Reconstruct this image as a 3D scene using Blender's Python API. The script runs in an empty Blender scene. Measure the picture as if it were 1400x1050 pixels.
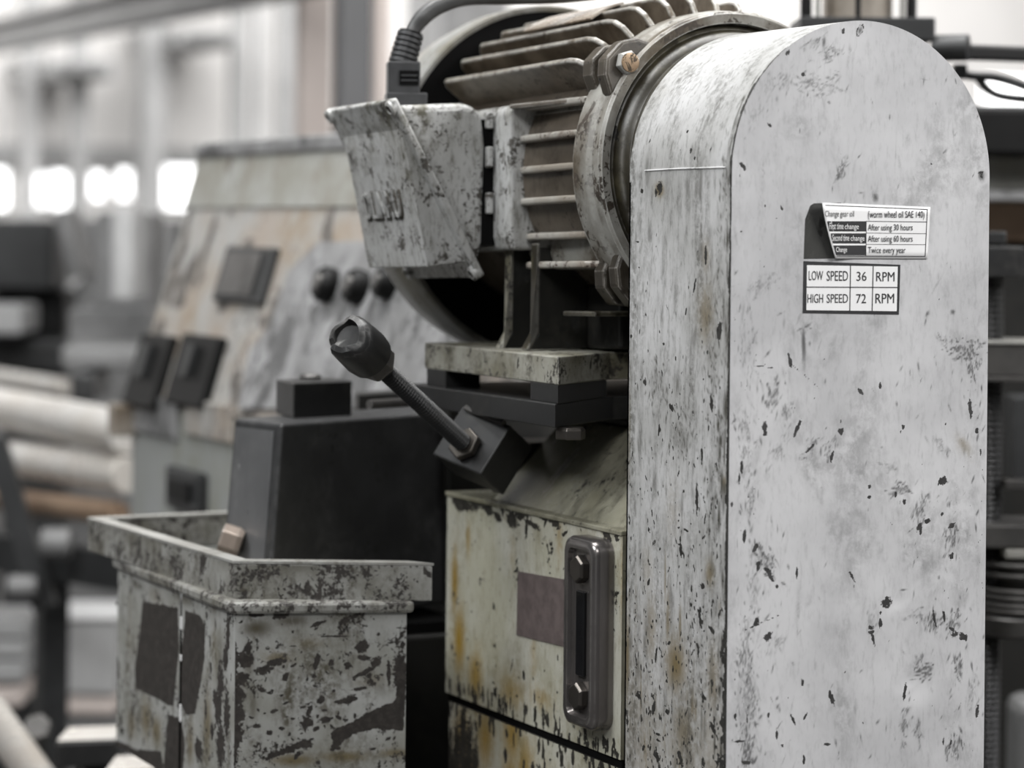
import bpy, bmesh, math, random
import numpy as np
from mathutils import Vector as V, Matrix
random.seed(4); rng = np.random.default_rng(7)
PI = math.pi
col = bpy.context.scene.collection
sc = bpy.context.scene

# ------------------------------------------------------------------ camera
H = 1.5                                   # eye height
FPX = 3500.0; HOR = 310.0; RHO = 0.010
AL = math.radians(26.8)
Fw = V((math.sin(AL), math.cos(AL), 0)); Rt = V((math.cos(AL), -math.sin(AL), 0)); Up = V((0, 0, 1))
rr = Rt * math.cos(RHO) + Up * math.sin(RHO); uu = Up * math.cos(RHO) - Rt * math.sin(RHO)
CAM = -2.68 * Fw - 0.2295 * Rt + V((0, 0, H))
cd = bpy.data.cameras.new('camera'); cam = bpy.data.objects.new('camera', cd); col.objects.link(cam)
cd.sensor_width = 36; cd.lens = FPX / 1400 * 36; cd.shift_y = -(525 - HOR) / 1400
cd.clip_end = 100
m = Matrix((rr, uu, -Fw)).transposed().to_4x4(); m.translation = CAM
cam.matrix_world = m
cd.dof.use_dof = True; cd.dof.focus_distance = 2.83; cd.dof.aperture_fstop = 2.9
sc.camera = cam

# ------------------------------------------------------------------ world, lights, exposure
w = bpy.data.worlds.new('world'); sc.world = w; w.use_nodes = True
w.node_tree.nodes['Background'].inputs[0].default_value = (0.93, 0.96, 1.0, 1)
w.node_tree.nodes['Background'].inputs[1].default_value = 0.11
def area(name, loc, target, sx, sy, power, color=(1, 1, 1)):
    l = bpy.data.lights.new(name, 'AREA'); l.shape = 'RECTANGLE'; l.size = sx; l.size_y = sy; l.energy = power; l.color = color
    o = bpy.data.objects.new(name, l); col.objects.link(o); o.location = loc
    o.rotation_euler = (V(target) - V(loc)).to_track_quat('-Z', 'Y').to_euler(); return o
area('ceiling_light', (0.2, 1.0, 4.6), (0.2, 0.9, 0), 4.0, 2.0, 290, (1, 0.995, 0.985))
area('hall_light_front', (2.9, -3.0, 3.9), (0.1, 0.1, 1.2), 2.4, 1.4, 230, (1, 0.99, 0.98))
area('fill_left', (-4.0, 0.2, 4.6), (-0.2, 0.8, 1.2), 2.6, 1.4, 125, (0.97, 0.99, 1))  # added fill for the left-facing sides, no real source
area('fill_wall_right', (6.5, 8.0, 5.2), (8.5, 12.0, 2.2), 4.0, 2.0, 360, (1, 0.985, 0.97))  # added wash that brightens the right part of the wall
area('fill_near_left', (-2.6, -3.2, 4.2), (-0.2, 0.4, 1.0), 2.0, 1.2, 80, (1, 0.99, 0.98))  # weaker fill added to light the tray and tank
area('fill_wall_far', (1.0, 8.0, 5.0), (1.5, 12.0, 2.0), 7.0, 3.0, 480, (1, 0.99, 0.98))  # wash added to brighten the far wall
vs = sc.view_settings; vs.view_transform = 'Standard'; vs.look = 'None'; vs.exposure = 0.0; vs.gamma = 1; vs.use_curve_mapping = False

# ------------------------------------------------------------------ measuring helpers
def ray(u, v):
    return Fw + rr * ((u - 700) / FPX) + uu * ((HOR - v) / FPX)
def at_plane(u, v, p0, n):
    d = ray(u, v); return CAM + d * ((V(p0) - CAM).dot(n) / d.dot(n))
def atX(u, v, x): return at_plane(u, v, (x, 0, 0), V((1, 0, 0)))
def atY(u, v, y): return at_plane(u, v, (0, y, 0), V((0, 1, 0)))
def atZ(u, v, z): return at_plane(u, v, (0, 0, z), V((0, 0, 1)))
def atD(u, v, d): return CAM + ray(u, v) * d

# ------------------------------------------------------------------ materials
def nd(nt, t, **k):
    n = nt.nodes.new(t)
    for a, b in k.items():
        if a.startswith('i_'): n.inputs[a[2:].replace('_', ' ')].default_value = b
        else: setattr(n, a, b)
    return n
def rgba(c): return (c[0], c[1], c[2], 1)
def math_(nt, op, a, b=None, c=None, clamp=False):
    n = nt.nodes.new('ShaderNodeMath'); n.operation = op; n.use_clamp = clamp
    for i, x in enumerate((a, b, c)):
        if x is None: continue
        if isinstance(x, (int, float)): n.inputs[i].default_value = x
        else: nt.links.new(x, n.inputs[i])
    return n.outputs[0]
def mixc(nt, f, a, b):
    n = nt.nodes.new('ShaderNodeMix'); n.data_type = 'RGBA'
    for i, x in ((0, f), (6, a), (7, b)):
        if isinstance(x, (int, float)): n.inputs[i].default_value = x
        elif isinstance(x, tuple): n.inputs[i].default_value = rgba(x)
        else: nt.links.new(x, n.inputs[i])
    return n.outputs[2]
def noise(nt, vec, scale, detail=6, rough=0.6, dist=0.0, stretch=None):
    if stretch:
        mp = nt.nodes.new('ShaderNodeMapping'); mp.inputs['Scale'].default_value = stretch
        nt.links.new(vec, mp.inputs[0]); vec = mp.outputs[0]
    n = nt.nodes.new('ShaderNodeTexNoise'); n.inputs['Scale'].default_value = scale
    n.inputs['Detail'].default_value = detail; n.inputs['Roughness'].default_value = rough; n.inputs['Distortion'].default_value = dist
    nt.links.new(vec, n.inputs['Vector']); return n.outputs['Fac']
def step(nt, x, lo, hi):
    n = nt.nodes.new('ShaderNodeMapRange'); n.interpolation_type = 'SMOOTHSTEP'
    n.inputs[1].default_value = lo; n.inputs[2].default_value = hi
    nt.links.new(x, n.inputs[0]); return n.outputs[0]
def worn(name, base, base2=None, chip=(.03, .027, .024), amt=0.3, scale=30, grime=(.08, .07, .05), gamt=0.5, gscale=12,
         rough=0.45, metal=0.0, attr=False, bump=0.25, rust=(.20, .13, .045), stretch=(1, 1, .35), fine=0.10, spec=0.5, chip_rough=0.7, blotch=1.0, speck=0.0, edge=0.0, edge_col=(.5, .49, .46), edge_r=.0022):
    mt = bpy.data.materials.new(name); mt.use_nodes = True; nt = mt.node_tree
    bs = nt.nodes['Principled BSDF']; L = nt.links.new
    co = nt.nodes.new('ShaderNodeTexCoord').outputs['Object']
    base2 = base2 or tuple(x * .8 for x in base)
    n0 = noise(nt, co, 6 * blotch, 5, .6)
    c = mixc(nt, step(nt, n0, .35, .65), base, base2)
    nf = noise(nt, co, 160, 4, .7, 0, (1, 1, .3))
    c = mixc(nt, math_(nt, 'MULTIPLY', step(nt, nf, .48, .72), fine), c, grime)
    n1 = noise(nt, co, gscale, 9, .68, .3, stretch)
    n2 = noise(nt, co, gscale * 5, 7, .7, .2)
    gf = math_(nt, 'MULTIPLY', step(nt, n1, .45, .70), step(nt, n2, .35, .6))
    gf = math_(nt, 'MULTIPLY', gf, gamt, clamp=True)
    nc = noise(nt, co, scale, 8, .62, .5, (1, 1, .6))
    hi = 0.80 - amt * .38
    cf = step(nt, nc, hi, hi + .015)
    if speck:
        sn = noise(nt, co, scale * 5, 6, .7, .4); sr = noise(nt, co, scale * .8, 3, .6)
        cf = math_(nt, 'MAXIMUM', cf, step(nt, math_(nt, 'ADD', sn, math_(nt, 'MULTIPLY', math_(nt, 'SUBTRACT', sr, .5), .9)), .74 - .16 * speck, .80 - .16 * speck))
    if attr:
        at = nt.nodes.new('ShaderNodeAttribute'); at.attribute_name = 'marks'
        sp = nt.nodes.new('ShaderNodeSeparateColor'); L(at.outputs['Color'], sp.inputs[0])
        R, G, B, A = sp.outputs[0], sp.outputs[1], sp.outputs[2], at.outputs['Alpha']
        ne = noise(nt, co, 210, 5, .65)
        rf = math_(nt, 'MULTIPLY', B, step(nt, math_(nt, 'ADD', n2, math_(nt, 'MULTIPLY', B, .35)), .38, .72), clamp=True)
        c = mixc(nt, rf, c, rust)
        sf = math_(nt, 'MULTIPLY', G, step(nt, math_(nt, 'ADD', noise(nt, co, 70, 9, .8, .5, (1, 1, .5)), math_(nt, 'MULTIPLY', G, .34)), .46, .80), clamp=True)
        c = mixc(nt, A, c, tuple(min(1, x * 1.14) for x in base))
        gf = math_(nt, 'MAXIMUM', gf, sf)
        e = math_(nt, 'ADD', R, math_(nt, 'MULTIPLY', math_(nt, 'SUBTRACT', ne, .5), 1.25))
        cf = math_(nt, 'MAXIMUM', cf, step(nt, e, .47, .55))
    c = mixc(nt, gf, c, grime)
    c = mixc(nt, cf, c, mixc(nt, step(nt, n2, .4, .65), chip, tuple(min(1, x * 1.7 + .008) for x in chip)))
    if edge:
        bv = nt.nodes.new('ShaderNodeBevel'); bv.samples = 4; bv.inputs['Radius'].default_value = edge_r
        ge = nt.nodes.new('ShaderNodeNewGeometry'); dt = nt.nodes.new('ShaderNodeVectorMath'); dt.operation = 'DOT_PRODUCT'
        L(bv.outputs[0], dt.inputs[0]); L(ge.outputs['True Normal'], dt.inputs[1])
        ef = step(nt, math_(nt, 'SUBTRACT', 1, dt.outputs['Value']), .008, .05)
        ef = math_(nt, 'MULTIPLY', math_(nt, 'MULTIPLY', ef, step(nt, n2, .35, .55)), edge, clamp=True)
        c = mixc(nt, ef, c, edge_col)
    L(c, bs.inputs['Base Color'])
    ro = math_(nt, 'ADD', math_(nt, 'MULTIPLY', gf, .25), rough)
    ro = math_(nt, 'ADD', ro, math_(nt, 'MULTIPLY', cf, chip_rough - rough - .1), clamp=True)
    L(ro, bs.inputs['Roughness']); bs.inputs['Metallic'].default_value = metal; bs.inputs['Specular IOR Level'].default_value = spec
    hgt = math_(nt, 'SUBTRACT', math_(nt, 'MULTIPLY', noise(nt, co, 55, 8, .7), .6), cf)
    b = nt.nodes.new('ShaderNodeBump'); b.inputs['Strength'].default_value = bump; b.inputs['Distance'].default_value = .0015
    L(hgt, b.inputs['Height']); L(b.outputs[0], bs.inputs['Normal'])
    return mt
def plain(name, c, rough=.5, metal=0.0, emit=None, var=.25, scale=20, spec=.5):
    mt = bpy.data.materials.new(name); mt.use_nodes = True; nt = mt.node_tree; bs = nt.nodes['Principled BSDF']
    co = nt.nodes.new('ShaderNodeTexCoord').outputs['Object']
    n = noise(nt, co, scale, 6, .65)
    nt.links.new(mixc(nt, step(nt, n, .35, .65), c, tuple(x * (1 - var) for x in c)), bs.inputs['Base Color'])
    bs.inputs['Roughness'].default_value = rough; bs.inputs['Metallic'].default_value = metal; bs.inputs['Specular IOR Level'].default_value = spec
    if emit:
        bs.inputs['Emission Color'].default_value = rgba(c); bs.inputs['Emission Strength'].default_value = emit
    return mt

M = {}
M['guard'] = worn('guard_paint', (.63, .63, .64), (.51, .51, .52), chip=(.024, .023, .023), amt=-.6, grime=(.09, .09, .09), gamt=.6, gscale=9, rough=.28, attr=True, fine=.18, bump=.10, rust=(.16, .12, .05), stretch=(1, 1, .5))
M['guard_side'] = worn('guard_side_paint', (.60, .60, .60), (.44, .44, .43), chip=(.018, .017, .015), amt=-.3, scale=60, grime=(.07, .067, .055), gamt=.9, gscale=22, rough=.28, attr=True, fine=.5, bump=.2, rust=(.17, .125, .05), stretch=(1, 1, .14))
M['frame'] = worn('motor_paint', (.12, .10, .078), (.065, .052, .038), chip=(.022, .018, .014), amt=.2, scale=26, grime=(.028, .02, .013), gamt=.9, gscale=14, rough=.36, stretch=(1, 1, 1), fine=.4, speck=.6, edge=.9)
M['fin'] = worn('fin_paint', (.165, .138, .105), (.06, .046, .032), chip=(.03, .022, .016), amt=.2, scale=34, grime=(.032, .022, .014), gamt=1.0, gscale=14, rough=.28, stretch=(1, .5, 1), fine=.4, speck=.6, edge=1.0, edge_col=(.62, .61, .57), edge_r=.005, blotch=2.5)
M['fin_side'] = worn('side_fin_paint', (.42, .41, .38), (.28, .25, .21), chip=(.05, .035, .025), amt=.3, scale=40, grime=(.09, .065, .045), gamt=.9, gscale=22, rough=.3, speck=.8, stretch=(1, .5, 1))
M['ring'] = worn('ring_metal', (.04, .035, .024), (.015, .013, .01), chip=(.010, .009, .007), amt=.2, scale=22, grime=(.15, .135, .075), gamt=.8, gscale=6, rough=.30, stretch=(1, 1, 1), speck=.3, edge=.4)
M['ring_rim'] = worn('rim_paint', (.33, .325, .30), (.10, .08, .055), chip=(.035, .027, .02), amt=.5, scale=26, grime=(.05, .036, .02), gamt=1.2, gscale=8, rough=.32, stretch=(1, 1, 1), speck=1.1, edge=.9, edge_col=(.55, .55, .52), blotch=1.6)
M['oily_and_shade'] = worn('oily_metal_and_shade', (.016, .0155, .014), (.009, .009, .008), chip=(.006, .006, .005), amt=.5, scale=18, grime=(.035, .032, .024), gamt=.4, rough=.45, stretch=(1, 1, 1))  # oily metal; also paints shade on the foot ribs and gap block
M['tbox'] = worn('terminal_box_paint', (.50, .505, .50), (.40, .40, .385), chip=(.05, .046, .04), amt=.25, scale=40, grime=(.085, .08, .055), gamt=1.3, gscale=13, rough=.24, fine=.7, bump=.3, speck=1.05, stretch=(1, 1, .45))
M['cover'] = worn('fan_cover_paint', (.27, .27, .26), (.16, .15, .12), chip=(.08, .07, .05), amt=.2, grime=(.08, .07, .045), gamt=1.0, rough=.28, stretch=(1, 1, 1), speck=.5, blotch=1.6)
M['plate'] = worn('mount_plate_paint', (.34, .335, .29), (.17, .16, .115), chip=(.028, .025, .02), amt=.45, scale=34, grime=(.055, .048, .03), gamt=1.2, gscale=18, rough=.42, stretch=(1, 1, 1), speck=1.0, edge=.4, blotch=2.5)
M['steel_dark'] = worn('dark_steel', (.024, .0245, .025), (.015, .015, .0155), chip=(.012, .012, .012), amt=.3, scale=30, grime=(.065, .062, .056), gamt=.45, rough=.42, metal=.2, stretch=(1, 1, 1), bump=.2, edge=.4, edge_col=(.14, .14, .135), edge_r=.0012)
M['steel_mid'] = worn('mid_steel', (.12, .115, .11), (.07, .068, .066), chip=(.02, .02, .02), amt=.3, grime=(.04, .035, .03), gamt=.5, rough=.36, metal=.4, stretch=(1, 1, 1), edge=.5, edge_col=(.35, .34, .33), edge_r=.0015)
M['cast_dark'] = worn('casting_paint', (.040, .041, .042), (.026, .026, .027), chip=(.014, .014, .014), amt=.3, scale=24, grime=(.10, .10, .098), gamt=.5, gscale=14, rough=.4, stretch=(1, 1, .8), speck=.5, edge=.35, edge_col=(.2, .2, .2))
M['cast_left'] = worn('casting_left_pale', (.115, .116, .118), (.085, .086, .088), chip=(.03, .03, .03), amt=.3, grime=(.24, .24, .24), gamt=.4, gscale=12, rough=.38)
M['tank'] = worn('tank_paint', (.56, .555, .49), (.44, .43, .34), chip=(.02, .018, .014), amt=-.1, scale=24, grime=(.16, .13, .055), gamt=.7, gscale=14, rough=.26, attr=True, rust=(.30, .19, .035), bump=.15, fine=.4, speck=.45)
M['tank_top'] = worn('tank_top_paint', (.34, .33, .26), (.20, .19, .135), chip=(.02, .018, .015), amt=.3, scale=20, grime=(.04, .036, .025), gamt=1.0, gscale=10, rough=.25, stretch=(.5, 2, 1), speck=.5)
M['patch'] = plain('bare_primer_patch', (.155, .125, .12), .5, var=.3, scale=60)
M['tray'] = worn('tray_paint', (.44, .445, .43), (.30, .30, .27), chip=(.024, .020, .017), amt=.27, scale=34, grime=(.075, .065, .042), gamt=1.0, gscale=24, rough=.30, attr=True, rust=(.15, .115, .05), bump=.6, speck=.8, blotch=2)
M['tray_lip'] = worn('tray_lip_paint', (.34, .34, .32), (.17, .165, .14), chip=(.028, .024, .021), amt=.58, scale=42, grime=(.06, .052, .036), gamt=1.2, gscale=36, rough=.32, bump=.6, speck=1.2, edge=.4, blotch=2.5)
M['lip_top'] = worn('lip_top_metal', (.40, .40, .38), (.26, .255, .235), chip=(.05, .045, .04), amt=.4, rough=.3, gamt=.7)
M['gauge'] = worn('gauge_chrome', (.20, .185, .18), (.14, .13, .125), chip=(.03, .03, .03), amt=.1, rough=.24, metal=.75, gamt=.3, grime=(.05, .045, .04), bump=.08, edge=.4, edge_col=(.5,.48,.46))
M['glass_dark'] = plain('sight_glass', (.012, .012, .013), .12, var=.3)
M['bolt'] = worn('bolt_steel', (.12, .11, .10), (.07, .062, .055), chip=(.02, .02, .02), amt=.2, rough=.3, metal=.8, bump=.1)
M['brass'] = worn('rusty_bolt_face', (.30, .21, .13), (.17, .11, .065), chip=(.05, .035, .02), amt=.7, scale=120, rough=.35, metal=.4)
M['rubber'] = plain('black_rubber', (.045, .046, .048), .42, var=.25, scale=60)
M['gasket_and_shade'] = plain('black_gasket_and_shade', (.005, .005, .005), .85, spec=.1)  # gasket black, also stands in for shade in the fan cover
M['cable'] = plain('cable_sheath', (.085, .085, .085), .4, var=.3, scale=30)
M['white'] = plain('sticker_white', (.92, .92, .92), .28, var=.04)
M['ink'] = plain('sticker_ink', (.035, .035, .037), .4)
M['ink_l'] = plain('sticker_ink_faded', (.16, .16, .16), .4)
M['residue'] = worn('glue_residue', (.025, .025, .024), (.055, .055, .052), chip=(.012, .012, .011), amt=.5, rough=.25, grime=(.11, .11, .10), gamt=.5, stretch=(1, 1, .4))
M['console'] = worn('console_paint', (.38, .375, .36), (.36, .31, .265), chip=(.11, .10, .09), amt=.62, scale=9, grime=(.30, .225, .14), gamt=.85, gscale=5, rough=.45, stretch=(1, 1, 1), blotch=1.3, speck=.7)
M['console_top'] = worn('console_top_paint', (.36, .365, .345), (.27, .265, .23), amt=.5, chip=(.14, .12, .095), scale=9, grime=(.20, .17, .125), gamt=.9, gscale=5, rough=.5, blotch=1.5, speck=.5)
M['console_base'] = worn('console_base_paint', (.34, .35, .35), (.30, .31, .30), amt=.3, scale=10, chip=(.20, .17, .13), grime=(.24, .24, .16), gamt=.6, gscale=5, rough=.5)
M['knobplate'] = worn('knob_plate_paint', (.36, .36, .365), (.20, .20, .20), amt=.66, scale=8, chip=(.10, .10, .10), grime=(.12, .12, .12), gamt=.9, gscale=6, rough=.4, speck=.7, blotch=1.6, stretch=(1, 1, 1))
M['black'] = plain('black_plastic', (.006, .006, .006), .5, spec=.25)
M['grey_dark'] = plain('dark_grey_paint', (.035, .036, .037), .45, var=.35, scale=8)
M['grey_mid'] = plain('mid_grey_paint', (.20, .20, .20), .5, var=.3, scale=8)
M['grey_light'] = plain('light_grey_paint', (.45, .45, .45), .5, var=.2, scale=4)
M['pipe'] = worn('ground_bar_steel', (.80, .78, .75), (.70, .66, .61), chip=(.45, .36, .28), amt=-.3, scale=5, grime=(.50, .40, .31), gamt=.4, gscale=4, rough=.25, metal=.3, stretch=(1, .3, 1))
M['pipe_rust'] = worn('rusty_bar_steel', (.38, .27, .19), (.28, .19, .13), chip=(.14, .09, .05), amt=.4, scale=7, grime=(.14, .1, .07), gamt=.6, gscale=5, rough=.4, metal=.4, stretch=(1, .3, 1))
M['wall'] = plain('plaster_wall', (.76, .745, .73), .8, var=.06, scale=1.2)
M['floor'] = worn('concrete_floor', (.085, .082, .08), (.06, .058, .056), amt=.2, scale=3, gamt=.4, gscale=2, rough=.5, stretch=(1, 1, 1))
M['pane'] = plain('daylit_window_glass', (1, 1, 1), .3, emit=3.2, var=0)
M['beam'] = plain('painted_beam', (.38, .38, .38), .6, var=.2, scale=3)
M['pinkish'] = plain('pale_pink_board', (.66, .58, .54), .7, var=.10, scale=2)
M['nut_copper'] = worn('tarnished_copper', (.40, .33, .28), (.22, .18, .155), chip=(.05, .04, .03), amt=.5, scale=40, rough=.3, metal=.4, edge=.5)
M['grime'] = plain('letter_shade_grime', (.07, .06, .045), .6, scale=120, var=.5)
M['ear'] = worn('ear_cast_metal', (.06, .05, .038), (.028, .023, .017), chip=(.012, .01, .008), amt=.4, scale=40, grime=(.10, .085, .06), gamt=.6, gscale=20, rough=.36, stretch=(1, 1, 1), speck=.6, edge=.9, edge_col=(.36, .34, .31), edge_r=.003)
M['pocket'] = worn('pocket_paint', (.24, .24, .22), (.13, .12, .10), chip=(.035, .03, .024), amt=.35, scale=34, grime=(.06, .046, .032), gamt=1.1, gscale=14, rough=.34, stretch=(1, 1, 1), speck=.8, edge=.6, blotch=2.5)
M['badge'] = worn('rating_plate_metal', (.52, .50, .46), (.22, .17, .12), chip=(.12, .085, .055), amt=.4, scale=20, grime=(.16, .11, .07), gamt=.9, gscale=10, rough=.25, metal=.3, stretch=(1, 1, 1), blotch=2)
M['rod'] = worn('screw_rod_steel', (.075, .075, .077), (.05, .05, .05), chip=(.02, .02, .02), amt=.3, rough=.35, metal=.6, stretch=(1, 1, 1), grime=(.05, .05, .05))
M['amber'] = worn('brown_glass_column', (.20, .16, .12), (.42, .38, .33), chip=(.12, .085, .05), amt=.55, scale=14, rough=.2, metal=.3, grime=(.10, .075, .05), gamt=.7)
M['pole'] = plain('dark_steel_pole', (.085, .085, .088), .5, var=.15, scale=3)

# ------------------------------------------------------------------ object helpers
def tag(o, label, cat, group=None):
    o['label'] = label; o['category'] = cat
    if group: o['group'] = group
    return o
def empty(name, loc=(0, 0, 0), rot=None):
    o = bpy.data.objects.new(name, None); col.objects.link(o); o.location = loc
    o.empty_display_size = .05
    if rot is not None: o.rotation_euler = rot
    return o
ROOTM = {}
def mat_of(p):
    return Matrix.Translation(p.location) @ p.rotation_euler.to_matrix().to_4x4()
def mk(name, verts, faces, mat, parent=None, smooth=False, bevel=0, seg=2, local=False, angle=35):
    me = bpy.data.meshes.new(name); me.from_pydata([tuple(v) for v in verts], [], faces); me.validate(); me.materials.append(M[mat] if isinstance(mat, str) else mat)
    bm = bmesh.new(); bm.from_mesh(me); bmesh.ops.recalc_face_normals(bm, faces=bm.faces)
    if smooth:
        for f in bm.faces: f.smooth = True
        for e in bm.edges:
            if len(e.link_faces) == 2 and e.calc_face_angle() > math.radians(angle): e.smooth = False
    bm.to_mesh(me); bm.free()
    o = bpy.data.objects.new(name, me); col.objects.link(o)
    if parent:
        o.parent = parent
        if not local and parent.type == 'EMPTY': o.matrix_parent_inverse = mat_of(parent).inverted()
    if bevel:
        b = o.modifiers.new('bevel', 'BEVEL'); b.width = bevel; b.segments = seg; b.limit_method = 'ANGLE'; b.angle_limit = math.radians(30)
        b.harden_normals = False
    return o
def boxvf(c, s, R=None):
    c = V(c); vs_ = []
    for x in (-.5, .5):
        for y in (-.5, .5):
            for z in (-.5, .5):
                p = V((x * s[0], y * s[1], z * s[2]))
                if R is not None: p = R @ p
                vs_.append(c + p)
    return vs_, [(0, 1, 3, 2), (4, 6, 7, 5), (0, 4, 5, 1), (2, 3, 7, 6), (0, 2, 6, 4), (1, 5, 7, 3)]
def box(name, c, s, mat, parent=None, R=None, **k):
    v, f = boxvf(c, s, R); return mk(name, v, f, mat, parent, **k)
def box2(name, lo, hi, mat, parent=None, **k):
    lo, hi = V(lo), V(hi); return box(name, (lo + hi) / 2, [abs(a) for a in (hi - lo)], mat, parent, **k)
def prismvf(poly, ext):
    n = len(poly); e = V(ext); vs_ = [V(p) for p in poly] + [V(p) + e for p in poly]
    return vs_, [tuple(range(n))[::-1], tuple(range(n, 2 * n))] + [(i, (i + 1) % n, n + (i + 1) % n, n + i) for i in range(n)]
def prism(name, poly, ext, mat, parent=None, **k):
    v, f = prismvf(poly, ext); return mk(name, v, f, mat, parent, **k)
def basis(d):
    d = V(d).normalized(); a = V((0, 0, 1)) if abs(d.z) < .9 else V((1, 0, 0)); x = d.cross(a).normalized(); return x, d.cross(x).normalized(), d
def lathevf(prof, origin, axis, n=32, xdir=None, closed=False):
    x, y, d = basis(axis)
    if xdir is not None: x = V(xdir).normalized(); y = d.cross(x)
    o = V(origin); vs_, fs = [], []
    for (r, h) in prof:
        for k in range(n):
            a = 2 * PI * k / n; vs_.append(o + d * h + (x * math.cos(a) + y * math.sin(a)) * r)
    for i in range(len(prof) - 1):
        for k in range(n): fs.append((i * n + k, i * n + (k + 1) % n, (i + 1) * n + (k + 1) % n, (i + 1) * n + k))
    if closed:
        i = len(prof) - 1
        for k in range(n): fs.append((i * n + k, i * n + (k + 1) % n, (k + 1) % n, k))
    else:
        fs.append(tuple(range(n))[::-1]); fs.append(tuple(range((len(prof) - 1) * n, len(prof) * n)))
    return vs_, fs
def lathe(name, prof, origin, axis, mat, parent=None, n=32, xdir=None, closed=False, smooth=True, **k):
    v, f = lathevf(prof, origin, axis, n, xdir, closed); return mk(name, v, f, mat, parent, smooth=smooth, **k)
def hexb(name, c, axis, r, h, mat, parent=None, rot=0.3, **k):
    x, y, d = basis(axis); xd = x * math.cos(rot) + y * math.sin(rot)
    return lathe(name, [(r * .97, 0), (r, h * .12), (r, h * .75), (r * .86, h)], c, axis, mat, parent, n=6, xdir=xd, smooth=False, bevel=r * .05, **k)
def tubevf(pts, r, n=12):
    pts = [V(p) for p in pts]; vs_, fs = [], []; m_ = len(pts); prev = None
    for i, p in enumerate(pts):
        d = (pts[min(i + 1, m_ - 1)] - pts[max(i - 1, 0)]).normalized()
        if prev is None: x, y, _ = basis(d)
        else: x = (prev - d * prev.dot(d)).normalized(); y = d.cross(x)
        prev = x; rad = r[i] if isinstance(r, (list, tuple)) else r
        for k in range(n):
            a = 2 * PI * k / n; vs_.append(p + (x * math.cos(a) + y * math.sin(a)) * rad)
    for i in range(m_ - 1):
        for k in range(n): fs.append((i * n + k, i * n + (k + 1) % n, (i + 1) * n + (k + 1) % n, (i + 1) * n + k))
    fs.append(tuple(range(n))[::-1]); fs.append(tuple(range((m_ - 1) * n, m_ * n)))
    return vs_, fs
def tube(name, pts, r, mat, parent=None, n=12, smooth=True, **k):
    v, f = tubevf(pts, r, n); return mk(name, v, f, mat, parent, smooth=smooth, **k)
def smoothpath(pts, n=8):
    pts = [V(p) for p in pts]; P = [pts[0] * 2 - pts[1]] + pts + [pts[-1] * 2 - pts[-2]]; out = []
    for i in range(1, len(P) - 2):
        for k in range(n):
            t = k / n; a, b, c, d = P[i - 1], P[i], P[i + 1], P[i + 2]
            out.append(.5 * (2 * b + (c - a) * t + (2 * a - 5 * b + 4 * c - d) * t * t + (3 * b - a - 3 * c + d) * t ** 3))
    out.append(pts[-1]); return out
def thread(name, p0, p1, r, pitch, mat, parent=None, n=16, depth=.13, **k):
    p0, p1 = V(p0), V(p1); L_ = (p1 - p0).length; m_ = int(L_ / pitch); prof = []
    for i in range(m_):
        prof += [(r, i * pitch), (r * (1 - depth), (i + .5) * pitch)]
    prof.append((r, L_))
    return lathe(name, prof, p0, p1 - p0, mat, parent, n=n, smooth=False, **k)
def text(name, s, p, wd, ht, mat, parent, rot=(PI / 2, 0, 0), extrude=.0002, fat=0.0):
    cu = bpy.data.curves.new(name, 'FONT'); cu.body = s; cu.size = 1; cu.extrude = 0; cu.offset = fat; cu.resolution_u = 3
    cu.align_x = 'CENTER'; cu.align_y = 'CENTER'; cu.materials.append(M[mat])
    o = bpy.data.objects.new(name, cu); col.objects.link(o); bpy.context.view_layer.update()
    d = o.dimensions; sx = wd / max(d.x, 1e-4); sy = ht / max(d.y, 1e-4); cu.extrude = 0
    me = bpy.data.meshes.new_from_object(o); bpy.data.objects.remove(o)
    me.materials.clear(); me.materials.append(M[mat])
    Rm = rot if isinstance(rot, Matrix) else __import__('mathutils').Euler(rot).to_matrix()
    bm = bmesh.new(); bm.from_mesh(me)
    r = bmesh.ops.extrude_face_region(bm, geom=list(bm.faces))
    for g in r['geom']:
        if isinstance(g, bmesh.types.BMVert): g.co.z += extrude
    for v_ in bm.verts: v_.co = V(p) + Rm @ V((v_.co.x * sx, v_.co.y * sy, v_.co.z))
    bmesh.ops.recalc_face_normals(bm, faces=bm.faces); bm.to_mesh(me); bm.free()
    o = bpy.data.objects.new(name, me); col.objects.link(o); o.parent = parent
    return o

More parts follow.
